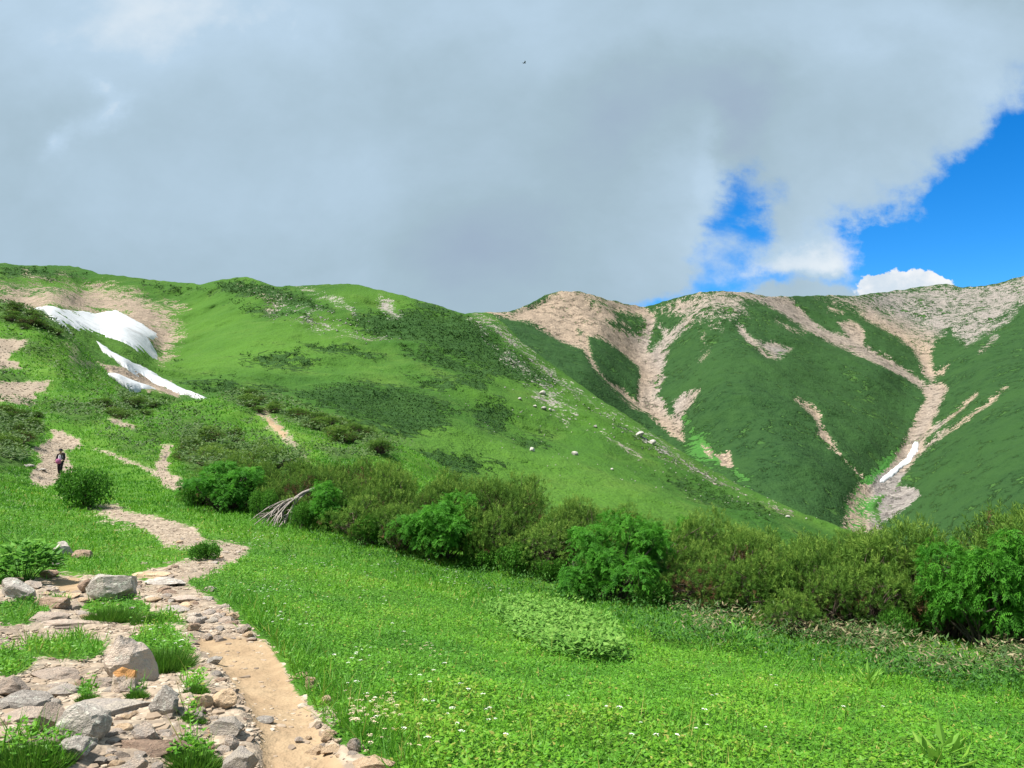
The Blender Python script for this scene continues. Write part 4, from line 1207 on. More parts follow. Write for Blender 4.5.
def build_herbs(bark):
    rng = np.random.default_rng(9)
    # pale leafy herb patch in the meadow
    hm = leaf_mat('pale herb leaves', [(.050, .150, .024), (.100, .250, .038), (.160, .330, .056), (.24, .40, .09)], trans=.35, spec=.1)
    pp = in_poly([(486, 612), (515, 602), (545, 603), (575, 610), (602, 624), (624, 650), (614, 662), (570, 660), (535, 648), (505, 632)], 900, rng)
    C, D, S, t = herb_leaves(hits(pp), rng, .080, .55, .22)
    tag(obj('leafy_herbs', leaf_mesh('leafy_herbs', C, D, S, hm, np.clip(.25 + .5 * t + .15 * rng.normal(size=len(t)), 0, 1))), 'patch of pale broad leaved herbs in the meadow before the thicket', kind='stuff')
    # deep green herbs along the foot of the thicket
    dm = leaf_mat('deep green herb leaves', [(.020, .075, .014), (.036, .125, .016), (.062, .185, .020), (.11, .25, .03)], trans=.3)
    pp = in_poly([(300, 528), (400, 552), (480, 574), (560, 586), (640, 606), (720, 618), (800, 640), (900, 655), (1024, 675), (1060, 705), (940, 690), (820, 668), (720, 650), (640, 640), (590, 606), (500, 598), (400, 575), (300, 540)], 1700, rng)
    C, D, S, t = herb_leaves(hits(pp), rng, .06, .42, .26, tilt=(-.2, 1.1), per=6)
    tag(obj('undergrowth', leaf_mesh('undergrowth', C, D, S, dm, np.clip(.2 + .45 * t + .18 * rng.normal(size=len(t)), 0, 1))), 'deep green herbs along the foot of the thicket', kind='stuff')
    # bamboo grass with withered pale leaf margins
    sm = leaf_mat('bamboo grass leaves', [(.035, .085, .018), (.060, .125, .026), (.13, .125, .05), (.22, .185, .10), (.34, .29, .18)], trans=.2)
    pp = np.concatenate([in_poly([(660, 602), (700, 604), (770, 622), (800, 640), (760, 652), (690, 640)], 120, rng), in_poly([(785, 632), (815, 610), (850, 608), (880, 625), (900, 646), (885, 662), (840, 652), (800, 646)], 520, rng),
                         in_poly([(860, 650), (930, 650), (1024, 668), (1024, 690), (950, 684), (890, 676)], 110, rng), in_poly([(998, 655), (1040, 655), (1040, 682), (1002, 680)], 160, rng), in_poly([(560, 560), (640, 600), (660, 612), (600, 600)], 70, rng)])
    C, D, S, t = herb_leaves(hits(pp), rng, .105, .26, .40, tilt=(-.8, .9), per=11, spread=.24)
    ti = np.where(rng.random(len(t)) < .33, rng.uniform(.45, 1, len(t)), rng.uniform(0, .3, len(t)))
    tag(obj('bamboo_grass', leaf_mesh('bamboo_grass', C, D, S, sm, ti)), 'low bamboo grass with withered tan leaf edges under the pines', kind='stuff')
    # white flower heads
    fm = plain_mat('white petals', (.80, .79, .74), .7, .06)
    pk = plain_mat('faded pinkish petals', (.62, .47, .36), .7, .2, 30)

    def umbels(zs, name, lab, mat, rad, hgt):
        C_, D_, S_ = [], [], []
        for poly, n in zs:
            P = hits(in_poly(poly, n, rng))
            for p in P:
                k = 16; a = rng.uniform(0, 6.283, k); q = np.sqrt(rng.random(k)); R = rad * rng.uniform(.6, 1.25)
                R = max(R, 1.0 * p[1] / FPX)
                c = p + np.stack([np.cos(a) * q * R, np.sin(a) * q * R, hgt * rng.uniform(.6, 1.2) + R * .25 * (1 - q * q)], -1)
                dd = np.stack([np.cos(a), np.sin(a), .15 + 0 * a], -1) * R * .42
                C_.append(c - dd * .5); D_.append(dd); S_.append(np.stack([-np.sin(a), np.cos(a), 0 * a], -1) * R * .40)
        C_, D_, S_ = map(np.concatenate, (C_, D_, S_))
        tag(obj(name, leaf_mesh(name, C_, D_, S_, mat, np.full(len(C_), .5))), lab, kind='stuff')
    umbels([([(330, 620), (430, 640), (480, 700), (520, 768), (380, 768), (330, 690)], 30), ([(260, 560), (420, 565), (420, 610), (330, 615), (240, 600)], 55), ([(420, 560), (520, 590), (520, 620), (420, 600)], 26),
            ([(480, 700), (700, 700), (760, 768), (500, 768)], 9), ([(240, 590), (310, 600), (320, 650), (270, 640)], 26), ([(700, 620), (1000, 680), (1000, 768), (700, 768)], 14), ([(140, 632), (186, 640), (180, 668), (145, 662)], 14), ([(210, 530), (290, 540), (290, 560), (230, 550)], 30),
            ([(395, 740), (700, 755), (700, 768), (400, 768)], 5), ([(345, 655), (372, 662), (368, 688), (350, 680)], 8)], 'white_flowers', 'small white flower heads scattered over the meadow', fm, .016, .15)
    umbels([([(345, 715), (392, 712), (402, 735), (380, 745), (350, 738)], 60), ([(390, 645), (450, 650), (440, 668), (395, 664)], 14), ([(360, 755), (420, 752), (440, 768), (370, 768)], 10)], 'faded_flowers', 'faded pinkish flower heads beside the trail edge', pk, .014, .12)
    # leafy plants that stand alone
    lm = leaf_mat('lobed plant leaves', [(.045, .150, .024), (.085, .24, .034), (.13, .32, .045), (.20, .38, .06)], trans=.38, spec=.12)
    ym = leaf_mat('lime plant leaves', [(.10, .24, .03), (.16, .34, .04), (.26, .42, .06)], trans=.35)

    def plant(px, py, w, h, mat, lab, n, ll, ratio, name='leafy_plant', tilt=(-.2, .8)):
        p = hit(px, py); R = w / FPX * p[1] / 2; H = h / FPX * p[1]
        e = empty(name, p); tag(e, lab, 'plant')
        a = rng.uniform(0, 6.283, n); q = np.sqrt(rng.random(n))
        top = H * (1 - .55 * q * q)
        hh = top * rng.uniform(.45, 1, n)
        out = np.stack([np.cos(a), np.sin(a), 0 * a], -1)
        C = out * (q * R * .8)[:, None] + np.stack([0 * a, 0 * a, hh], -1)
        az = a + rng.normal(size=n) * .7; tl = rng.uniform(*tilt, n)
        D = np.stack([np.cos(az) * np.cos(tl), np.sin(az) * np.cos(tl), np.sin(tl)], -1)
        S = unit(np.cross(D, np.array([0, 0, 1.]) + .25 * rng.normal(size=D.shape)))
        L = ll * rng.uniform(.7, 1.2, n)
        if n < 30:
            for i in range(n): obj('leaf', leaf_mesh('leaf', C[i:i + 1], D[i:i + 1] * L[i], S[i:i + 1] * L[i] * ratio, mat, np.array([.3 + .5 * rng.random()])), e)
        else: obj('leaf_cluster', leaf_mesh('leaf_cluster', C, D * L[:, None], S * (L * ratio)[:, None], mat, np.clip(.15 + .55 * hh / H + .15 * rng.normal(size=n), 0, 1)), e)
        k = max(4, n // 14)
        V, F = tubes([(np.array([[C[i, 0] * .2, C[i, 1] * .2, -.03], [C[i, 0] * .7, C[i, 1] * .7, C[i, 2] * .6], C[i]]), np.array([.006, .004, .003])) for i in range(k)], 4)
        obj('stem', mesh_np('stem', V, F, mat, {'tint': np.full(len(V), .1)}), e)
    plant(22, 583, 78, 44, lm, 'broad leaved green plant clump at the left edge above the grey boulder', 420, .15, .55)
    plant(940, 768, 46, 28, ym, 'lime green rosette plant with upright leaves in the lower right meadow', 16, .17, .34, 'rosette_plant', (.5, 1.2))
    plant(866, 694, 30, 22, ym, 'bright green herb with long leaves standing at the foot of the bamboo grass', 24, .16, .22, tilt=(.3, 1.1))
    plant(735, 650, 40, 22, lm, 'leafy fern-like herb at the foot of the pines right of the pale herb patch', 60, .15, .25, tilt=(.1, 1.0))
    # grass tussocks between the rocks
    tm = leaf_mat('tussock blades', [(.040, .110, .014), (.062, .170, .016), (.10, .24, .02), (.19, .29, .05)], trans=.3)
    TS = [(161, 672, 66, 48, 'tall grassy tussock with white flowers right of the pale boulder'), (194, 772, 52, 36, 'rounded grass tussock beside the bottom edge of the trail'), (195, 692, 30, 15, 'small grass tuft behind the round tan stone'),
          (192, 722, 26, 16, 'small grass tuft in front of the pale flat stone'), (87, 701, 22, 16, 'little grass tuft left of the orange lichened stone'), (137, 698, 20, 17, 'little grass tuft tucked against the orange lichened stone'),
          (30, 772, 80, 46, 'ragged grass clump at the lower left corner'), (112, 622, 56, 32, 'grass clump below the dark angular boulder'), (150, 622, 40, 18, 'flat grass clump left of the gravel trail')]
    for px, py, w, h, lab in TS:
        p = hit(px, min(py, 767)); 
        R = w / FPX * p[1] / 2; H = h / FPX * p[1]
        e = empty('grass_tussock', p); tag(e, lab, 'grass tuft', 'grass tufts among the trail rocks')
        n = int(900 + 26 * w)
        a = rng.uniform(0, 6.283, n); q = np.sqrt(rng.random(n))
        C = np.stack([np.cos(a) * q * R * .75, np.sin(a) * q * R * .75, np.full(n, -.01)], -1)
        lean = q * 1.0 + .55 * rng.normal(size=n)
        D = unit(np.stack([np.cos(a) * lean, np.sin(a) * lean, np.ones(n)], -1) + .15 * rng.normal(size=(n, 3)))
        C[:, 2] = ground(C[:, 0] + p[0], C[:, 1] + p[1]) - p[2] - .01
        L = H * rng.uniform(.2, .72, n) * (1 - .35 * q)
        S = perp(D, rng) * .005
        obj('blades', leaf_mesh('blades', C, D * L[:, None], S, tm, np.clip(.45 + .25 * rng.normal(size=n) - .1 * q, 0, 1)), e)
    # dead branches, silver grey, fanned on the turf
    gm = plain_mat('silver dead wood', (.27, .235, .215), .85, .25, 20)
    r0 = at(314, 489, 23.0)
    e = empty('dead_branch', hit(285, 524)); o = np.array(e.location)
    tag(e, 'fan of bare silver grey dead branches lying against the thicket edge', 'dead branch')
    P = []
    mid = at(292, 500, 22.4)
    P.append((np.array([r0, (r0 + mid) / 2 + [0, 0, .05], mid]) - o, np.array([.055, .045, .038])))
    tips = [(250, 522), (254, 526), (262, 525), (268, 527), (274, 527), (279, 528), (284, 526), (290, 526), (295, 523), (300, 518), (258, 514), (271, 506), (265, 519), (256, 520), (266, 523), (277, 524), (287, 522), (293, 519), (260, 521), (272, 517), (282, 516)]
    for i, (tx, ty) in enumerate(tips):
        t = hit(tx, ty) + [0, 0, .03]
        m1 = mid + (t - mid) * .45 + np.array([0, 0, .18 + .1 * rng.normal()]); st = r0 + (mid - r0) * rng.uniform(.4, 1)
        pts = np.array([(1 - u) ** 2 * st + 2 * u * (1 - u) * m1 + u * u * t for u in np.linspace(0, 1, 7)])
        P.append((pts - o, np.linspace(.026, .010, 7)))
        for j in range(4):
            k = rng.integers(2, 5); q = pts[k]; e2 = q + (t - m1) * rng.uniform(.3, .55) + rng.normal(size=3) * .10
            P.append((np.array([q, (q + e2) / 2 + rng.normal(size=3) * .02, e2]) - o, np.array([.016, .011, .008])))
    V, F = tubes(P, 6)
    obj('branches', mesh_np('branches', V, F, gm), e)
# ================================================================== rocks
def rock_mesh(name, seed, mat, sub=4, cuts=13, flat=1.0, rough=.05, sharp=.55):
    r = np.random.default_rng(seed)
    bm = bmesh.new(); bmesh.ops.create_icosphere(bm, subdivisions=sub, radius=1.0)
    P = np.array([v.co for v in bm.verts])
    for i in range(cuts):
        n = rand_dirs(1, r)[0]; d = r.uniform(sharp, .9)
        P -= np.maximum(0, P @ n - d)[:, None] * n
    s = r.uniform(0, 50)
    f = fbm(P[:, 0] * 1.9 + s, P[:, 1] * 1.9 + P[:, 2] * 1.7, 4) + .5 * fbm(P[:, 2] * 3 + s, P[:, 0] * 3, 3)
    P *= (1 + rough * f)[:, None]
    P /= np.abs(P).max(0)
    for v, p in zip(bm.verts, P): v.co = p
    bm.normal_update()
    for e in bm.edges: e.smooth = len(e.link_faces) < 2 or e.calc_face_angle(0) < .30
    return bm_mesh(name, bm, mat, smooth=True)


def rock_mat(name, a, b_, c, lichen=(.42, .42, .36), scale=7.0, lich=.62):
    m, n, b = new_mat(name)
    co = n.new('ShaderNodeTexCoord').outputs['Object']
    geo = n.new('ShaderNodeObjectInfo')
    off = n.new('ShaderNodeVectorMath', operation='ADD'); n.put(off.inputs[0], co)
    cx = n.new('ShaderNodeCombineXYZ'); n.put(cx.inputs[0], n.math('MULTIPLY', geo.outputs['Random'], 40)); n.put(off.inputs[1], cx.outputs[0])
    v = off.outputs[0]
    n1 = n.noise(v, 1.6, 5, .6); n2 = n.noise(v, 5.5, 6, .65); n3 = n.noise(v, 18, 4, .6); n4 = n.noise(v, 3.1, 5, .7)
    col = n.mix(n.step(n1, .38, .62), a, b_)
    col = n.mix(n.step(n2, .5, .7), col, c)
    col = n.mix(n.math('MULTIPLY', n.step(n4, lich, lich + .05), .8), col, lichen)
    col = n.mix(n.math('MULTIPLY', n.step(n3, .58, .70), .5), col, (.10, .085, .075))
    col = n.mix(1.0, col, n.mix(geo.outputs['Random'], (.95, .92, .89), (1.4, 1.36, 1.30)), 'MULTIPLY')
    n.put(b.inputs['Base Color'], col)
    h = n.math('ADD', n2, n.math('MULTIPLY', n3, .4))
    n.put(b.inputs['Normal'], n.bump(h, .035, .9))
    b.inputs['Roughness'].default_value = .88
    return m


# centre px, base py, width px, height px, material, label, (tilt, spin), depth factor
ROCKS = [
    (121, 684, 72, 55, 'pale', 'big pale pyramid shaped boulder, tallest rock beside the trail', (0, .3), .8),
    (127, 692, 27, 26, 'orange', 'stone with an orange lichen cap leaning on the big pyramid boulder', (.1, .5), .9),
    (113, 602, 46, 30, 'grey', 'dark angular grey boulder at the upper edge of the rocky ground', (-.3, .4), .8),
    (85, 592, 16, 14, 'brown', 'small brown stone just left of the dark angular boulder', (.2, .1), 1.),
    (17, 599, 38, 19, 'grey', 'rounded grey boulder at the left edge below the leafy plant clump', (.1, .2), .9),
    (54, 607, 40, 14, 'brown', 'low brown stone between the rounded left boulder and the grass clump', (0, .6), .9),
    (46, 622, 42, 14, 'pink', 'flat pinkish slab below the low brown stone', (0, .1), .9),
    (78, 628, 72, 11, 'pink', 'long thin pinkish slab above the grass, left of the big boulder', (.05, 0), .5),
    (82, 741, 56, 34, 'grey', 'split grey block with a flat sloping top near the bottom left', (-.15, .2), .9),
    (52, 733, 40, 26, 'pink', 'pinkish half of the split block, on its left side', (.2, .5), .9),
    (112, 716, 74, 23, 'slab', 'broad flat grey slab set in gravel in front of the orange capped stone', (.06, .1), .9),
    (165, 714, 29, 25, 'grey', 'squarish speckled grey block beside the flat slab', (0, .3), .9),
    (223, 708, 27, 17, 'tan', 'rounded tan stone at the left rim of the dirt trail', (.1, .4), .9),
    (201, 709, 23, 13, 'tan', 'pale flat stone touching the rounded tan stone', (.15, .9), .9),
    (9, 696, 38, 20, 'pink', 'pinkish rock at the left picture edge above the flat slabs', (.1, .1), .9),
    (24, 709, 50, 18, 'grey', 'broad grey rock at the left edge below the pinkish rock', (.05, .3), .9),
    (52, 680, 46, 13, 'pink', 'low pinkish ledge stone left of the pyramid boulder', (0, .2), .9),
    (78, 762, 40, 21, 'grey', 'cracked grey rock below the split block', (.1, .8), .9),
    (145, 742, 24, 18, 'pale', 'small pale cube shaped stone on gravel', (.1, .4), .9),
    (241, 778, 34, 28, 'slab', 'grey wedge rock at the bottom edge beside the dirt trail', (.2, .5), .9),
    (152, 755, 78, 17, 'brown', 'long brown slab crossing the gravel near the bottom', (.08, .2), .6),
    (230, 750, 17, 13, 'pale', 'small pale stone just above the bottom grey wedge rock', (0, .7), .9),
    (134, 774, 26, 16, 'pale', 'pale stone at the bottom edge below the long brown slab', (0, .3), .9),
    (229, 738, 38, 17, 'slab', 'flat grey slab half buried at the left rim of the dirt trail', (.1, .4), .9),
    (264, 714, 20, 6, 'grey', 'thin dark flat stone lying alone on the dirt trail', (0, .3), .9),
    (50, 748, 42, 14, 'pink', 'low pinkish slab left of the split grey block', (0, .5), .9),
    (28, 724, 58, 17, 'pink', 'long pinkish slab at the left edge under the broad grey rock', (0, .3), .8),
    (153, 578, 40, 8, 'tan', 'tan step stone at the back of the stony trail', (0, .1), .6),
    (167, 585, 44, 9, 'grey', 'grey step slab just below the tan step stone', (0, .2), .6),
    (64, 556, 22, 14, 'grey', 'grey leaning slab standing in the grass above the leafy plant', (.5, .3), .5),
    (84, 559, 20, 9, 'brown', 'low brownish rock right of the leaning slab in the grass', (0, .4), .8),
    (301, 678, 21, 7, 'tan', 'pale flat stone at the right rim of the dirt trail by the turf', (0, .2), .9),
    (311, 689, 15, 12, 'tan', 'pale stone below the flat stone on the right rim of the trail', (0, .5), .9),
    (327, 706, 14, 11, 'tan', 'pale stone beside the exposed root on the right trail rim', (.2, .5), .9),
    (354, 753, 15, 13, 'pale', 'egg shaped pale stone at the turf corner near the bottom', (0, .2), .9),
    (372, 772, 44, 18, 'tan', 'wide tan rock at the bottom edge right of the trail', (.05, .2), .7),
    (329, 748, 21, 8, 'tan', 'flat pale stone left of the egg shaped stone', (0, .1), .9),
    (327, 737, 15, 9, 'tan', 'small pale stone above the egg shaped stone', (0, .6), .9),
    (316, 744, 21, 7, 'tan', 'flat tan stone on the right side of the dirt trail', (0, .3), .9),
    (298, 733, 10, 5, 'pale', 'tiny pale stone alone on the dirt in the middle of the trail', (0, .3), .9),
    (232, 620, 14, 7, 'tan', 'tan stone where the gravel trail meets the turf', (0, .3), .9),
    (244, 632, 14, 9, 'pink', 'pinkish stone at the top rim of the smooth dirt', (0, .8), .9),
    (193, 632, 15, 8, 'brown', 'brown stone at the upper left corner of the smooth dirt', (0, .1), .9),
    (214, 662, 16, 8, 'grey', 'thin grey stone at the left rim of the smooth dirt', (0, .4), .9),
    (186, 603, 34, 9, 'pink', 'flat pinkish stone in the middle of the stony trail', (0, .1), .8),
    (175, 613, 30, 8, 'slab', 'flat grey stone on the stony trail below the pinkish one', (0, .5), .8),
    (70, 598, 26, 6, 'tan', 'thin tan flagstone left of the dark angular boulder', (0, .5), .9),
    (33, 590, 18, 9, 'pale', 'pale stone behind the rounded grey boulder', (0, .3), .9),
    (16, 584, 20, 8, 'brown', 'small brownish stone under the leafy plant clump', (0, .3), .9),
    (58, 568, 12, 7, 'grey', 'small grey stone beside the leafy plant clump', (0, .2), .9),
    (50, 577, 18, 8, 'brown', 'brown stone just below the small grey stone by the leafy plant', (0, .6), .9),
    (105, 689, 26, 12, 'pink', 'pinkish stone wedged left of the orange capped stone', (0, .6), .9),
    (62, 695, 34, 13, 'slab', 'grey flat rock left of the little grass tuft', (0, .9), .9),
    (28, 467, 12, 4, 'grey', 'grey stone lying on the trail left of the hiker', (0, .2), .9),
    (42, 471, 10, 4, 'grey', 'small grey stone on the trail beside the hiker', (0, .2), .9),
]


def build_rocks(gB):
    rng = np.random.default_rng(31)
    M = dict(pale=rock_mat('pale rock', (0.450, 0.375, 0.323), (0.360, 0.323, 0.300), (0.540, 0.465, 0.390), (0.540, 0.555, 0.495)), grey=rock_mat('grey rock', (.34, .315, .295), (.235, .215, .20), (.43, .40, .375), (.48, .48, .44), lich=.55),
             brown=rock_mat('brown rock', (0.315, 0.225, 0.173), (0.240, 0.173, 0.135), (0.405, 0.307, 0.232)), pink=rock_mat('pinkish rock', (.37, .30, .255), (.295, .25, .22), (.44, .375, .32)),
             slab=rock_mat('slab rock', (0.375, 0.338, 0.300), (0.315, 0.285, 0.270), (0.450, 0.405, 0.352)), tan=rock_mat('tan rock', (0.540, 0.405, 0.277), (0.450, 0.330, 0.225), (0.615, 0.495, 0.367)))
    orange = rock_mat('orange capped rock', (0.465, 0.390, 0.330), (0.390, 0.330, 0.300), (0.540, 0.465, 0.390))
    n = NT(orange.node_tree); b = orange.node_tree.nodes['Principled BSDF']
    src = b.inputs['Base Color'].links[0].from_socket
    co = n.new('ShaderNodeTexCoord').outputs['Object']; sp = n.new('ShaderNodeSeparateXYZ'); n.put(sp.inputs[0], co)
    k = n.step(n.math('ADD', sp.outputs[2], n.math('MULTIPLY', n.noise(co, 3, 4), .9)), .62, .85)
    n.put(b.inputs['Base Color'], n.mix(n.math('MULTIPLY', k, .85), src, (0.620, 0.285, 0.075)))
    M['orange'] = orange
    for i, (px, py, w, h, mk, lab, (tilt, spin), df) in enumerate(ROCKS):
        p = hit(px, min(py, 800)); k = p[1] / FPX
        slabby = h < w * .42
        me = rock_mesh('rock', 900 + i * 3, M[mk], cuts=12 if slabby else 15, sharp=.5 if slabby else .52, rough=.085)
        if lab.startswith('big pale'):
            for v in me.vertices:
                f = min(1, .74 - .50 * v.co.z)
                v.co.x = v.co.x * f + .10 * (v.co.z + 1) / 2; v.co.y *= f
        H = h * k; W = w * k
        rx, rz = W / 2, (H * (1.25 if not slabby else 1.1)) / 2
        if slabby: rz = max(rz * .8, .02)
        ry = rx * df if slabby else max(rx * .75, rz * .8)
        o = obj('rock', me)
        o.scale = (rx * 1.04, ry, rz)
        Yc = p[1] + ry * .55; Xc = p[0] / p[1] * Yc
        o.location = (Xc, Yc, float(surf(np.array([Xc]), np.array([Yc]))[0]) + rz * (.62 if not slabby else .45))
        o.rotation_euler = (rng.uniform(-.08, .08), tilt, rng.uniform(-.25, .25) if slabby else (spin - .3) * .8)
        tag(o, lab, 'rock', 'rocks along the trail')
    # loose trail stones: alike, so they share a label per stretch of trail
    shapes = [rock_mesh('loose_stone', 2000 + i, M[mk], sub=3, cuts=10, sharp=.55, rough=.06) for i, mk in enumerate(('tan', 'pink', 'pale', 'slab', 'tan', 'brown', 'pale'))]
    AREAS = [([(150, 586), (215, 601), (242, 624), (262, 640), (200, 638), (188, 622), (150, 606)], 64, (6, 16), 'flat tan stone among the stones paving the stony stretch of trail above the smooth dirt'),
             ([(200, 655), (238, 690), (250, 725), (262, 768), (205, 768), (195, 700), (180, 660)], 42, (4, 12), 'loose stone on the left rim of the smooth dirt trail'),
             ([(90, 680), (200, 690), (215, 735), (200, 768), (90, 768), (85, 720)], 76, (7, 18), 'loose stone in the gravel between the big rocks near the bottom left'),
             ([(0, 668), (80, 680), (90, 768), (0, 768)], 40, (9, 24), 'loose stone among the slabs at the lower left edge'),
             ([(30, 585), (140, 582), (150, 612), (90, 622), (20, 600)], 30, (6, 15), 'loose flat stone around the dark angular boulder'),
             ([(288, 690), (330, 716), (345, 745), (380, 768), (330, 768), (310, 730)], 12, (4, 9), 'small pale stone on the right rim of the smooth dirt trail'),
             ([(135, 528), (200, 541), (246, 550), (235, 564), (190, 568), (150, 580)], 24, (4, 9), 'pale stone on the bend of trail round the small dark bush')]
    for poly, cnt, (s0, s1), lab in AREAS:
        pp = in_poly(poly, cnt, rng)
        for q in pp:
            p = hits(q[None])[0]
            w = rng.uniform(s0, s1) * (.75 + .5 * rng.random()) * p[1] / FPX
            o = obj('loose_stone', shapes[rng.integers(len(shapes))])
            o.scale = (w / 2, w / 2 * rng.uniform(.6, 1), w / 2 * rng.uniform(.28, .6))
            o.location = (p[0], p[1], float(surf(p[:1], p[1:2])[0]) + o.scale[2] * .35)
            o.rotation_euler = (rng.uniform(-.15, .15), rng.uniform(-.2, .2), rng.uniform(0, 6.28))
            tag(o, lab, 'stone', lab.replace('loose', 'loose').split(' ', 1)[1] + ' (set)' if False else 'stones: ' + lab)
    # gravel: far too many to count
    gm = rock_mat('gravel stone', (.33, .265, .20), (.25, .20, .155), (.40, .33, .26), scale=30)
    m2, nn, bb = new_mat('gravel stones')
    t = nn.attr('tint'); r = nn.new('ShaderNodeValToRGB'); e = r.color_ramp.elements
    e[0].color = (.13, .10, .08, 1); e[1].color = (.46, .40, .33, 1)
    q = e.new(.4); q.color = (.27, .205, .15, 1); q = e.new(.7); q.color = (.36, .29, .22, 1)
    nn.put(r.inputs[0], t); nn.put(bb.inputs['Base Color'], r.outputs[0])
    bpy.data.materials.remove(gm)
    X, Y = sample_near(900000, rng, ymax=180, power=.5)
    k = X < .8
    X, Y = X[k], Y[k]; Z = ground(X, Y)
    sc, so, dk, pl = nmask(X, Y, Z)
    dens = np.where(so > .5, .05, np.clip((sc - .35) * 1.6, 0, 1) * np.clip(.75 + .6 * fbm(X / .5, Y / .5, 2), .15, 1.5))
    k = rng.random(len(X)) < dens * .7
    X, Y, Z = X[k], Y[k], Z[k]; n_ = len(X)
    S = np.exp(rng.normal(math.log(.013), .55, n_)); S = np.clip(S, .004, .05); S = np.maximum(S, 1.1 * Y / FPX * rng.uniform(.6, 1.3, n_))
    # each pebble an irregular squashed octahedron with a cut top
    g_ = bmesh.new(); bmesh.ops.create_icosphere(g_, subdivisions=1, radius=1.0)
    base = np.array([v.co for v in g_.verts]); base[:, 2] = np.clip(base[:, 2], -.8, .62)
    faces = [[v.index for v in f.verts] for f in g_.faces]; g_.free()
    nb = len(base)
    th = rng.uniform(0, 6.283, n_); c, s = np.cos(th), np.sin(th)
    V = base[None] * (1 + .2 * rng.normal(size=(n_, nb, 3))) * np.stack([S, S * rng.uniform(.6, 1, n_), S * rng.uniform(.35, .8, n_)], -1)[:, None]
    V = np.stack([V[..., 0] * c[:, None] - V[..., 1] * s[:, None], V[..., 0] * s[:, None] + V[..., 1] * c[:, None], V[..., 2]], -1)
    V[..., 2] -= .1 * S[:, None]
    V += np.stack([X, Y, Z - .05 * so[k]], -1)[:, None]
    F = (np.array(faces)[None] + nb * np.arange(n_)[:, None, None]).reshape(-1, 3)
    tint = np.repeat(np.clip(.55 + .2 * rng.normal(size=n_), 0, 1), nb)
    tag(obj('gravel', mesh_np('gravel', V.reshape(-1, 3), F, m2, {'tint': tint}, smooth=False)), 'loose tan gravel covering the stony trail', kind='stuff')
    # white boulders on the hill
    wm = rock_mat('white boulder rock', (.34, .33, .31), (.26, .25, .24), (.42, .41, .39))
    ws = [rock_mesh('boulder', 3000 + i, wm, sub=3, cuts=9, sharp=.55) for i in range(4)]
    BB = [(535, 409, 5, 4, 'white boulder, left of a pair high on the hillside'), (544, 411, 7, 5, 'large white boulder, the middle of three on the hillside right of centre'), (550, 412, 4, 4, 'small white boulder right next to the large one on the hillside'), (532, 450, 7, 6, 'lone white boulder above a dark shrub low on the hillside'),
          (575, 453, 9, 5, 'long tilted white boulder low on the right hillside'), (520, 402, 5, 4, 'white boulder up left of the pair on the hillside'), (595, 427, 5, 4, 'white boulder near the scree streak on the right flank of the hill'),
          (640, 439, 12, 7, 'whitish outcrop in the scree on the right flank of the hill'), (652, 446, 10, 6, 'whitish outcrop just below the larger outcrop on the flank'), (363, 453, 5, 4, 'white boulder near the lower left foot of the hillside'), (543, 396, 9, 6, 'jagged white outcrop beside the dark ridge pines'),
          (788, 518, 6, 4, 'pale stone at the right foot of the hill near the thicket'), (612, 470, 4, 3, 'small white boulder in the lower right grass of the hill')]
    for px, py, w, h, lab in BB:
        P, _ = on_slope(gB, px, py); P = P[0]; k = P[1] / FPX
        o = obj('boulder', ws[rng.integers(4)]); o.scale = (w * k / 2 * .8, w * k / 2 * .8, h * k / 2 * .9); o.location = P + [0, 0, h * k * .25]; o.rotation_euler = (0, rng.uniform(-.3, .3), rng.uniform(0, 6))
        tag(o, lab, 'boulder', 'white boulders on the green hill')
    ZN = [([(250, 290), (330, 292), (400, 340), (370, 345), (300, 335), (265, 320)], 90, (1.2, 2.6)), ([(500, 380), (560, 395), (640, 440), (760, 505), (700, 515), (560, 470), (500, 410)], 45, (1., 2.4)), ([(480, 320), (560, 375), (640, 430), (620, 440), (540, 390), (480, 335)], 50, (1.2, 2.8)), ([(420, 380), (540, 420), (600, 480), (520, 470)], 30, (1., 2.)), ([(640, 430), (760, 490), (820, 520), (760, 520), (660, 470)], 40, (1., 2.6))]
    Vs = []; Fs = []; off = 0
    src = np.array([v.co for v in ws[0].vertices]); fsrc = np.array([p.vertices[:] for p in ws[0].polygons])
    for poly, cnt, (s0, s1) in ZN:
        pp = in_poly(poly, cnt, rng); P, _ = on_slope(gB, pp[:, 0], pp[:, 1])
        for p in P:
            s = rng.uniform(s0, s1) * .75 * p[1] / FPX / 2
            t = rng.uniform(0, 6.28); R = np.array([[math.cos(t), -math.sin(t), 0], [math.sin(t), math.cos(t), 0], [0, 0, 1]])
            Vs.append((src * [s * rng.uniform(.7, 1.4), s, s * .8]) @ R.T + p + [0, 0, s * .4]); Fs.append(fsrc + off); off += len(src)
    tag(obj('boulder_field', mesh_np('boulder_field', np.concatenate(Vs), np.concatenate(Fs), wm, smooth=False)), 'small pale rocks strewn over the upper hill and its right flank', kind='stuff')


# ================================================================== hiker and bird
def skin_obj(name, verts, edges, radii, mat, parent, levels=2, root=0):
    me = bpy.data.meshes.new(name); me.from_pydata(verts, edges, []); me.materials.append(mat)
    o = obj(name, me, parent)
    sk = o.modifiers.new('skin', 'SKIN'); sk.use_smooth_shade = True
    d = me.skin_vertices[0].data
    for v, r in zip(d, radii): v.radius = r if isinstance(r, tuple) else (r, r)
    d[root].use_root = True
    ss = o.modifiers.new('smooth', 'SUBSURF'); ss.levels = levels; ss.render_levels = levels
    return o


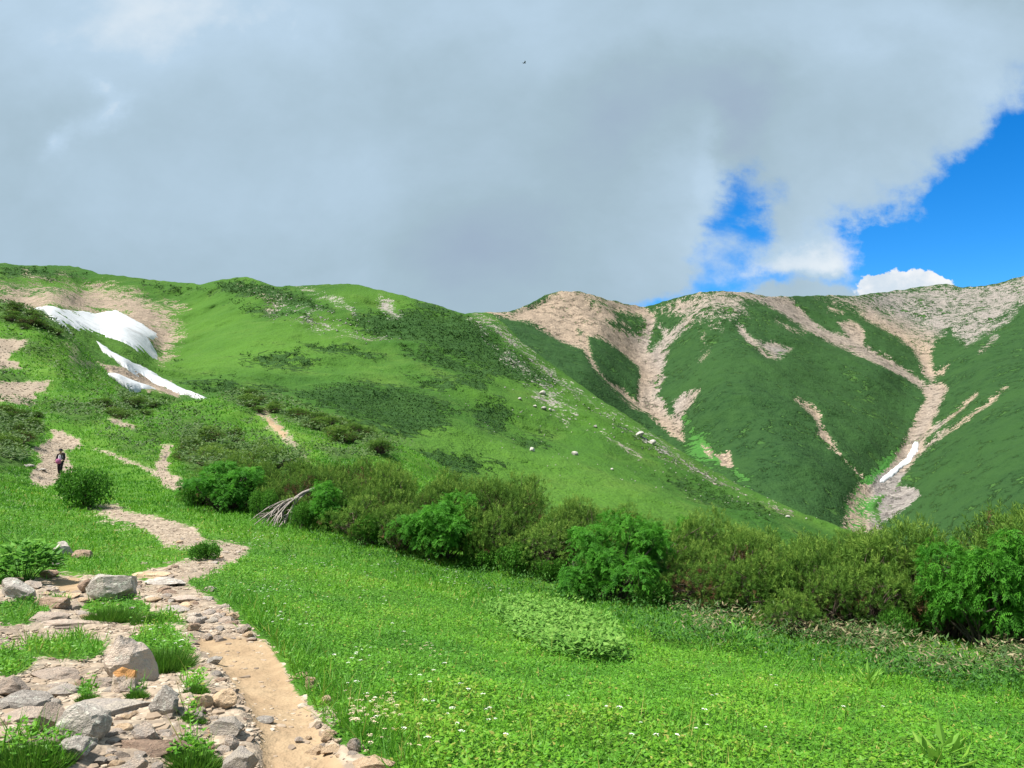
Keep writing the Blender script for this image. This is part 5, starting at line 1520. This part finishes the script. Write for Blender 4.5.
def build_person():
    p = hit(60, 475.5)
    e = empty('person', p, math.radians(8)); e.scale = (.98,) * 3
    tag(e, 'hiker in a dark brimmed hat and white top carrying a pink bundle down the trail', 'person')
    skin = plain_mat('skin', (.42, .27, .19), .6, .08); dark = plain_mat('black fabric', (.018, .016, .022), .8, .2); white = plain_mat('white shirt', (.70, .66, .74), .8, .06)
    pinkm = plain_mat('pink cloth', (.36, .11, .24), .8, .25, 12); hair = plain_mat('dark hair', (.02, .015, .012), .6); boot = plain_mat('boot leather', (.10, .07, .05), .7)
    # pelvis, spine, neck, head; arms; legs  (facing -Y, towards the camera; right knee forward, walking)
    V = [(0, 0, .92), (0, .01, 1.10), (0, .02, 1.30), (0, .02, 1.43), (0, .0, 1.50), (0, -.02, 1.60), (0, -.02, 1.70),
         (.17, .02, 1.40), (.25, .03, 1.16), (.20, -.16, 1.02), (.17, -.22, 1.0), (-.17, .02, 1.40), (-.26, .04, 1.16), (-.24, -.12, .97), (-.22, -.18, .93),
         (.10, 0, .88), (.11, -.14, .50), (.11, -.06, .08), (.11, -.18, .03), (-.10, 0, .88), (-.11, .02, .48), (-.11, .14, .10), (-.11, .04, .04)]
    E = [(0, 1), (1, 2), (2, 3), (3, 4), (4, 5), (5, 6), (3, 7), (7, 8), (8, 9), (9, 10), (3, 11), (11, 12), (12, 13), (13, 14), (0, 15), (15, 16), (16, 17), (17, 18), (0, 19), (19, 20), (20, 21), (21, 22)]
    R = [(.14, .11), (.13, .10), (.155, .11), (.10, .08), .052, (.080, .095), (.07, .085), .055, .042, .036, .034, .055, .042, .036, .034, .085, .06, .042, .04, .085, .06, .042, .04]
    b = skin_obj('body', V, E, R, skin, e)
    # nose and face come from a small head lump; clothes are shells over the body
    i = [0, 1, 2, 3]
    skin_obj('shirt', [V[0], V[1], V[2], V[3]], [(0, 1), (1, 2), (2, 3)], [(.155, .125), (.15, .12), (.172, .128), (.115, .095)], white, e)
    for s, (a, bb, c, d) in ((1, (3, 7, 8, 9)), (-1, (3, 11, 12, 13))):
        sh = (V[a][0] + s * .145, V[a][1], V[a][2] - .02)
        skin_obj('sleeve', [sh, V[bb], V[c], V[d]], [(0, 1), (1, 2), (2, 3)], [.058, .066, .060, .050], dark, e)
    skin_obj('trousers', [V[0], V[15], V[16], V[17], V[19], V[20], V[21]], [(0, 1), (1, 2), (2, 3), (0, 4), (4, 5), (5, 6)], [(.16, .13), .11, .082, .062, .11, .082, .062], dark, e)
    for k, f in (((17, 18), 1), ((21, 22), 1)):
        a, c = V[k[0]], V[k[1]]
        skin_obj('boot', [(a[0], a[1] + .03, a[2] - .02), (c[0], c[1], c[2] + .01)], [(0, 1)], [.062, .052], boot, e)
    # hat: crown and brim
    bm = bmesh.new()
    prof = [(.0, 1.79), (.06, 1.785), (.098, 1.76), (.108, 1.70), (.112, 1.685), (.17, 1.672), (.205, 1.655), (.20, 1.648), (.11, 1.672), (.10, 1.675)]
    rings = [[bm.verts.new((r * math.cos(t) * .95, -.02 + r * math.sin(t) * 1.06, z)) for t in [2 * math.pi * k / 20 for k in range(20)]] for r, z in prof[1:]]
    for a, c in zip(rings[:-1], rings[1:]):
        for k in range(20): bm.faces.new((a[k], a[(k + 1) % 20], c[(k + 1) % 20], c[k]))
    bm.faces.new(rings[0])
    obj('hat', bm_mesh('hat', bm, dark, True), e)
    bm = bmesh.new(); bmesh.ops.create_uvsphere(bm, u_segments=14, v_segments=10, radius=1)
    for v in bm.verts: v.co = Vector((v.co.x * .092, .02 + v.co.y * .09, 1.645 + v.co.z * .10))
    obj('hair', bm_mesh('hair', bm, hair, True), e)
    bm = bmesh.new()
    for cx, cz, r in ((0, 1.60, .016), (-.032, 1.635, .010), (.032, 1.635, .010)):
        m = Matrix.Translation((cx, -.112, cz)) @ Matrix.Scale(r, 4)
        bmesh.ops.create_icosphere(bm, subdivisions=2, radius=1, matrix=m)
    bpy.data.meshes
    obj('face', bm_mesh('face', bm, skin, True), e)
    # backpack straps
    for s in (-1, 1):
        skin_obj('strap', [(s * .09, .12, 1.42), (s * .105, -.02, 1.475), (s * .115, -.118, 1.36), (s * .125, -.125, 1.20), (s * .14, -.06, 1.06)], [(0, 1), (1, 2), (2, 3), (3, 4)], [(.03, .014)] * 5, dark, e, 1)
    bm = bmesh.new(); bmesh.ops.create_cube(bm, size=1); bmesh.ops.subdivide_edges(bm, edges=bm.edges[:], cuts=4, use_grid_fill=True)
    for v in bm.verts:
        c = v.co * 2; c = c.normalized() * .45 + c * .55
        v.co = Vector((c.x * .17, .24 + c.y * .13, 1.24 + c.z * .27))
    obj('backpack', bm_mesh('backpack', bm, dark, True), e)
    # five fingered hands round the bundle
    for s, wv in ((1, V[10]), (-1, V[14])):
        vv = [(wv[0], wv[1] + .03, wv[2])]; ee = []; rr = [.030]
        vv.append((wv[0], wv[1] - .03, wv[2] - .01)); ee.append((0, 1)); rr.append((.038, .02))
        for f in range(4):
            bx = wv[0] + (f - 1.5) * .019
            k = len(vv); ln = (.034, .04, .038, .028)[f]
            vv += [(bx, wv[1] - .06, wv[2] - .012), (bx, wv[1] - .06 - ln * .7, wv[2] - .03), (bx - s * .006, wv[1] - .05 - ln * .6, wv[2] - .062)]
            ee += [(1, k), (k, k + 1), (k + 1, k + 2)]; rr += [.0095, .009, .008]
        k = len(vv)
        vv += [(wv[0] - s * .04, wv[1] - .01, wv[2] - .02), (wv[0] - s * .05, wv[1] - .045, wv[2] - .035)]; ee += [(0, k), (k, k + 1)]; rr += [.011, .009]
        skin_obj('hand', vv, ee, rr, skin, e, 1)
    # the pink cloth it carries in front
    bm = bmesh.new(); bmesh.ops.create_icosphere(bm, subdivisions=4, radius=1)
    for v in bm.verts:
        c = v.co
        f = 1 + .13 * noise2(np.array([c.x * 2.4 + c.z]), np.array([c.y * 2.4 - c.z * 2]))[0]
        v.co = Vector((c.x * .17 * f, c.y * .085 * f, c.z * .17 * f))
    o = obj('bundle', bm_mesh('bundle', bm, pinkm, True)); ca, sa = math.cos(math.radians(8)), math.sin(math.radians(8))
    lx, ly = -.03, -.255
    o.location = (p[0] + ca * lx - sa * ly, p[1] + sa * lx + ca * ly, p[2] + .93); o.rotation_euler = (0, .15, math.radians(8))
    tag(o, 'pink bundle of cloth held at the waist by the hiker', 'bundle')


def build_bird():
    m = plain_mat('dark plumage', (.03, .035, .045), .7)
    P = at(524.5, 63, 55.)
    bm = bmesh.new()
    prof = [(-.15, .012), (-.11, .03), (-.03, .045), (.05, .038), (.10, .028), (.13, .030), (.155, .018), (.18, .004)]
    rings = [[bm.verts.new((x, r * math.cos(t), r * .9 * math.sin(t))) for t in [2 * math.pi * k / 10 for k in range(10)]] for x, r in prof]
    for a, c in zip(rings[:-1], rings[1:]):
        for k in range(10): bm.faces.new((a[k], a[(k + 1) % 10], c[(k + 1) % 10], c[k]))
    bm.faces.new(rings[0][::-1]); bm.faces.new(rings[-1])
    tail = [bm.verts.new(q) for q in ((-.13, -.02, .008), (-.27, -.05, .0), (-.25, 0, .0), (-.27, .05, 0), (-.13, .02, .008))]
    bm.faces.new(tail)
    e = empty('bird', P, .3); e.scale = (.68,) * 3
    tag(e, 'tiny dark bird flying high in front of the grey cloud', 'bird')
    obj('body', bm_mesh('body', bm, m, True), e)
    for s in (-1, 1):
        bm = bmesh.new()
        top = [(.07, .03, .02), (.09, .14, .07), (.03, .27, .085), (-.06, .36, .07)]; bot = [(-.06, .03, .015), (-.05, .14, .06), (-.07, .25, .075), (-.08, .36, .068)]
        for z in (0, .008):
            vs = [bm.verts.new((x, s * y, w + z)) for x, y, w in top + bot[::-1]]
            bm.faces.new(vs if z else vs[::-1])
        obj('wing', bm_mesh('wing', bm, m), e)
build_world()
build_sun_camera()
build_ground()
gB, gP = build_hills()
build_grass()
build_scrub(gB, gP)
pine, rowan, alder, bark = build_thicket()
build_herbs(bark)
build_rocks(gB)
build_person()
build_bird()
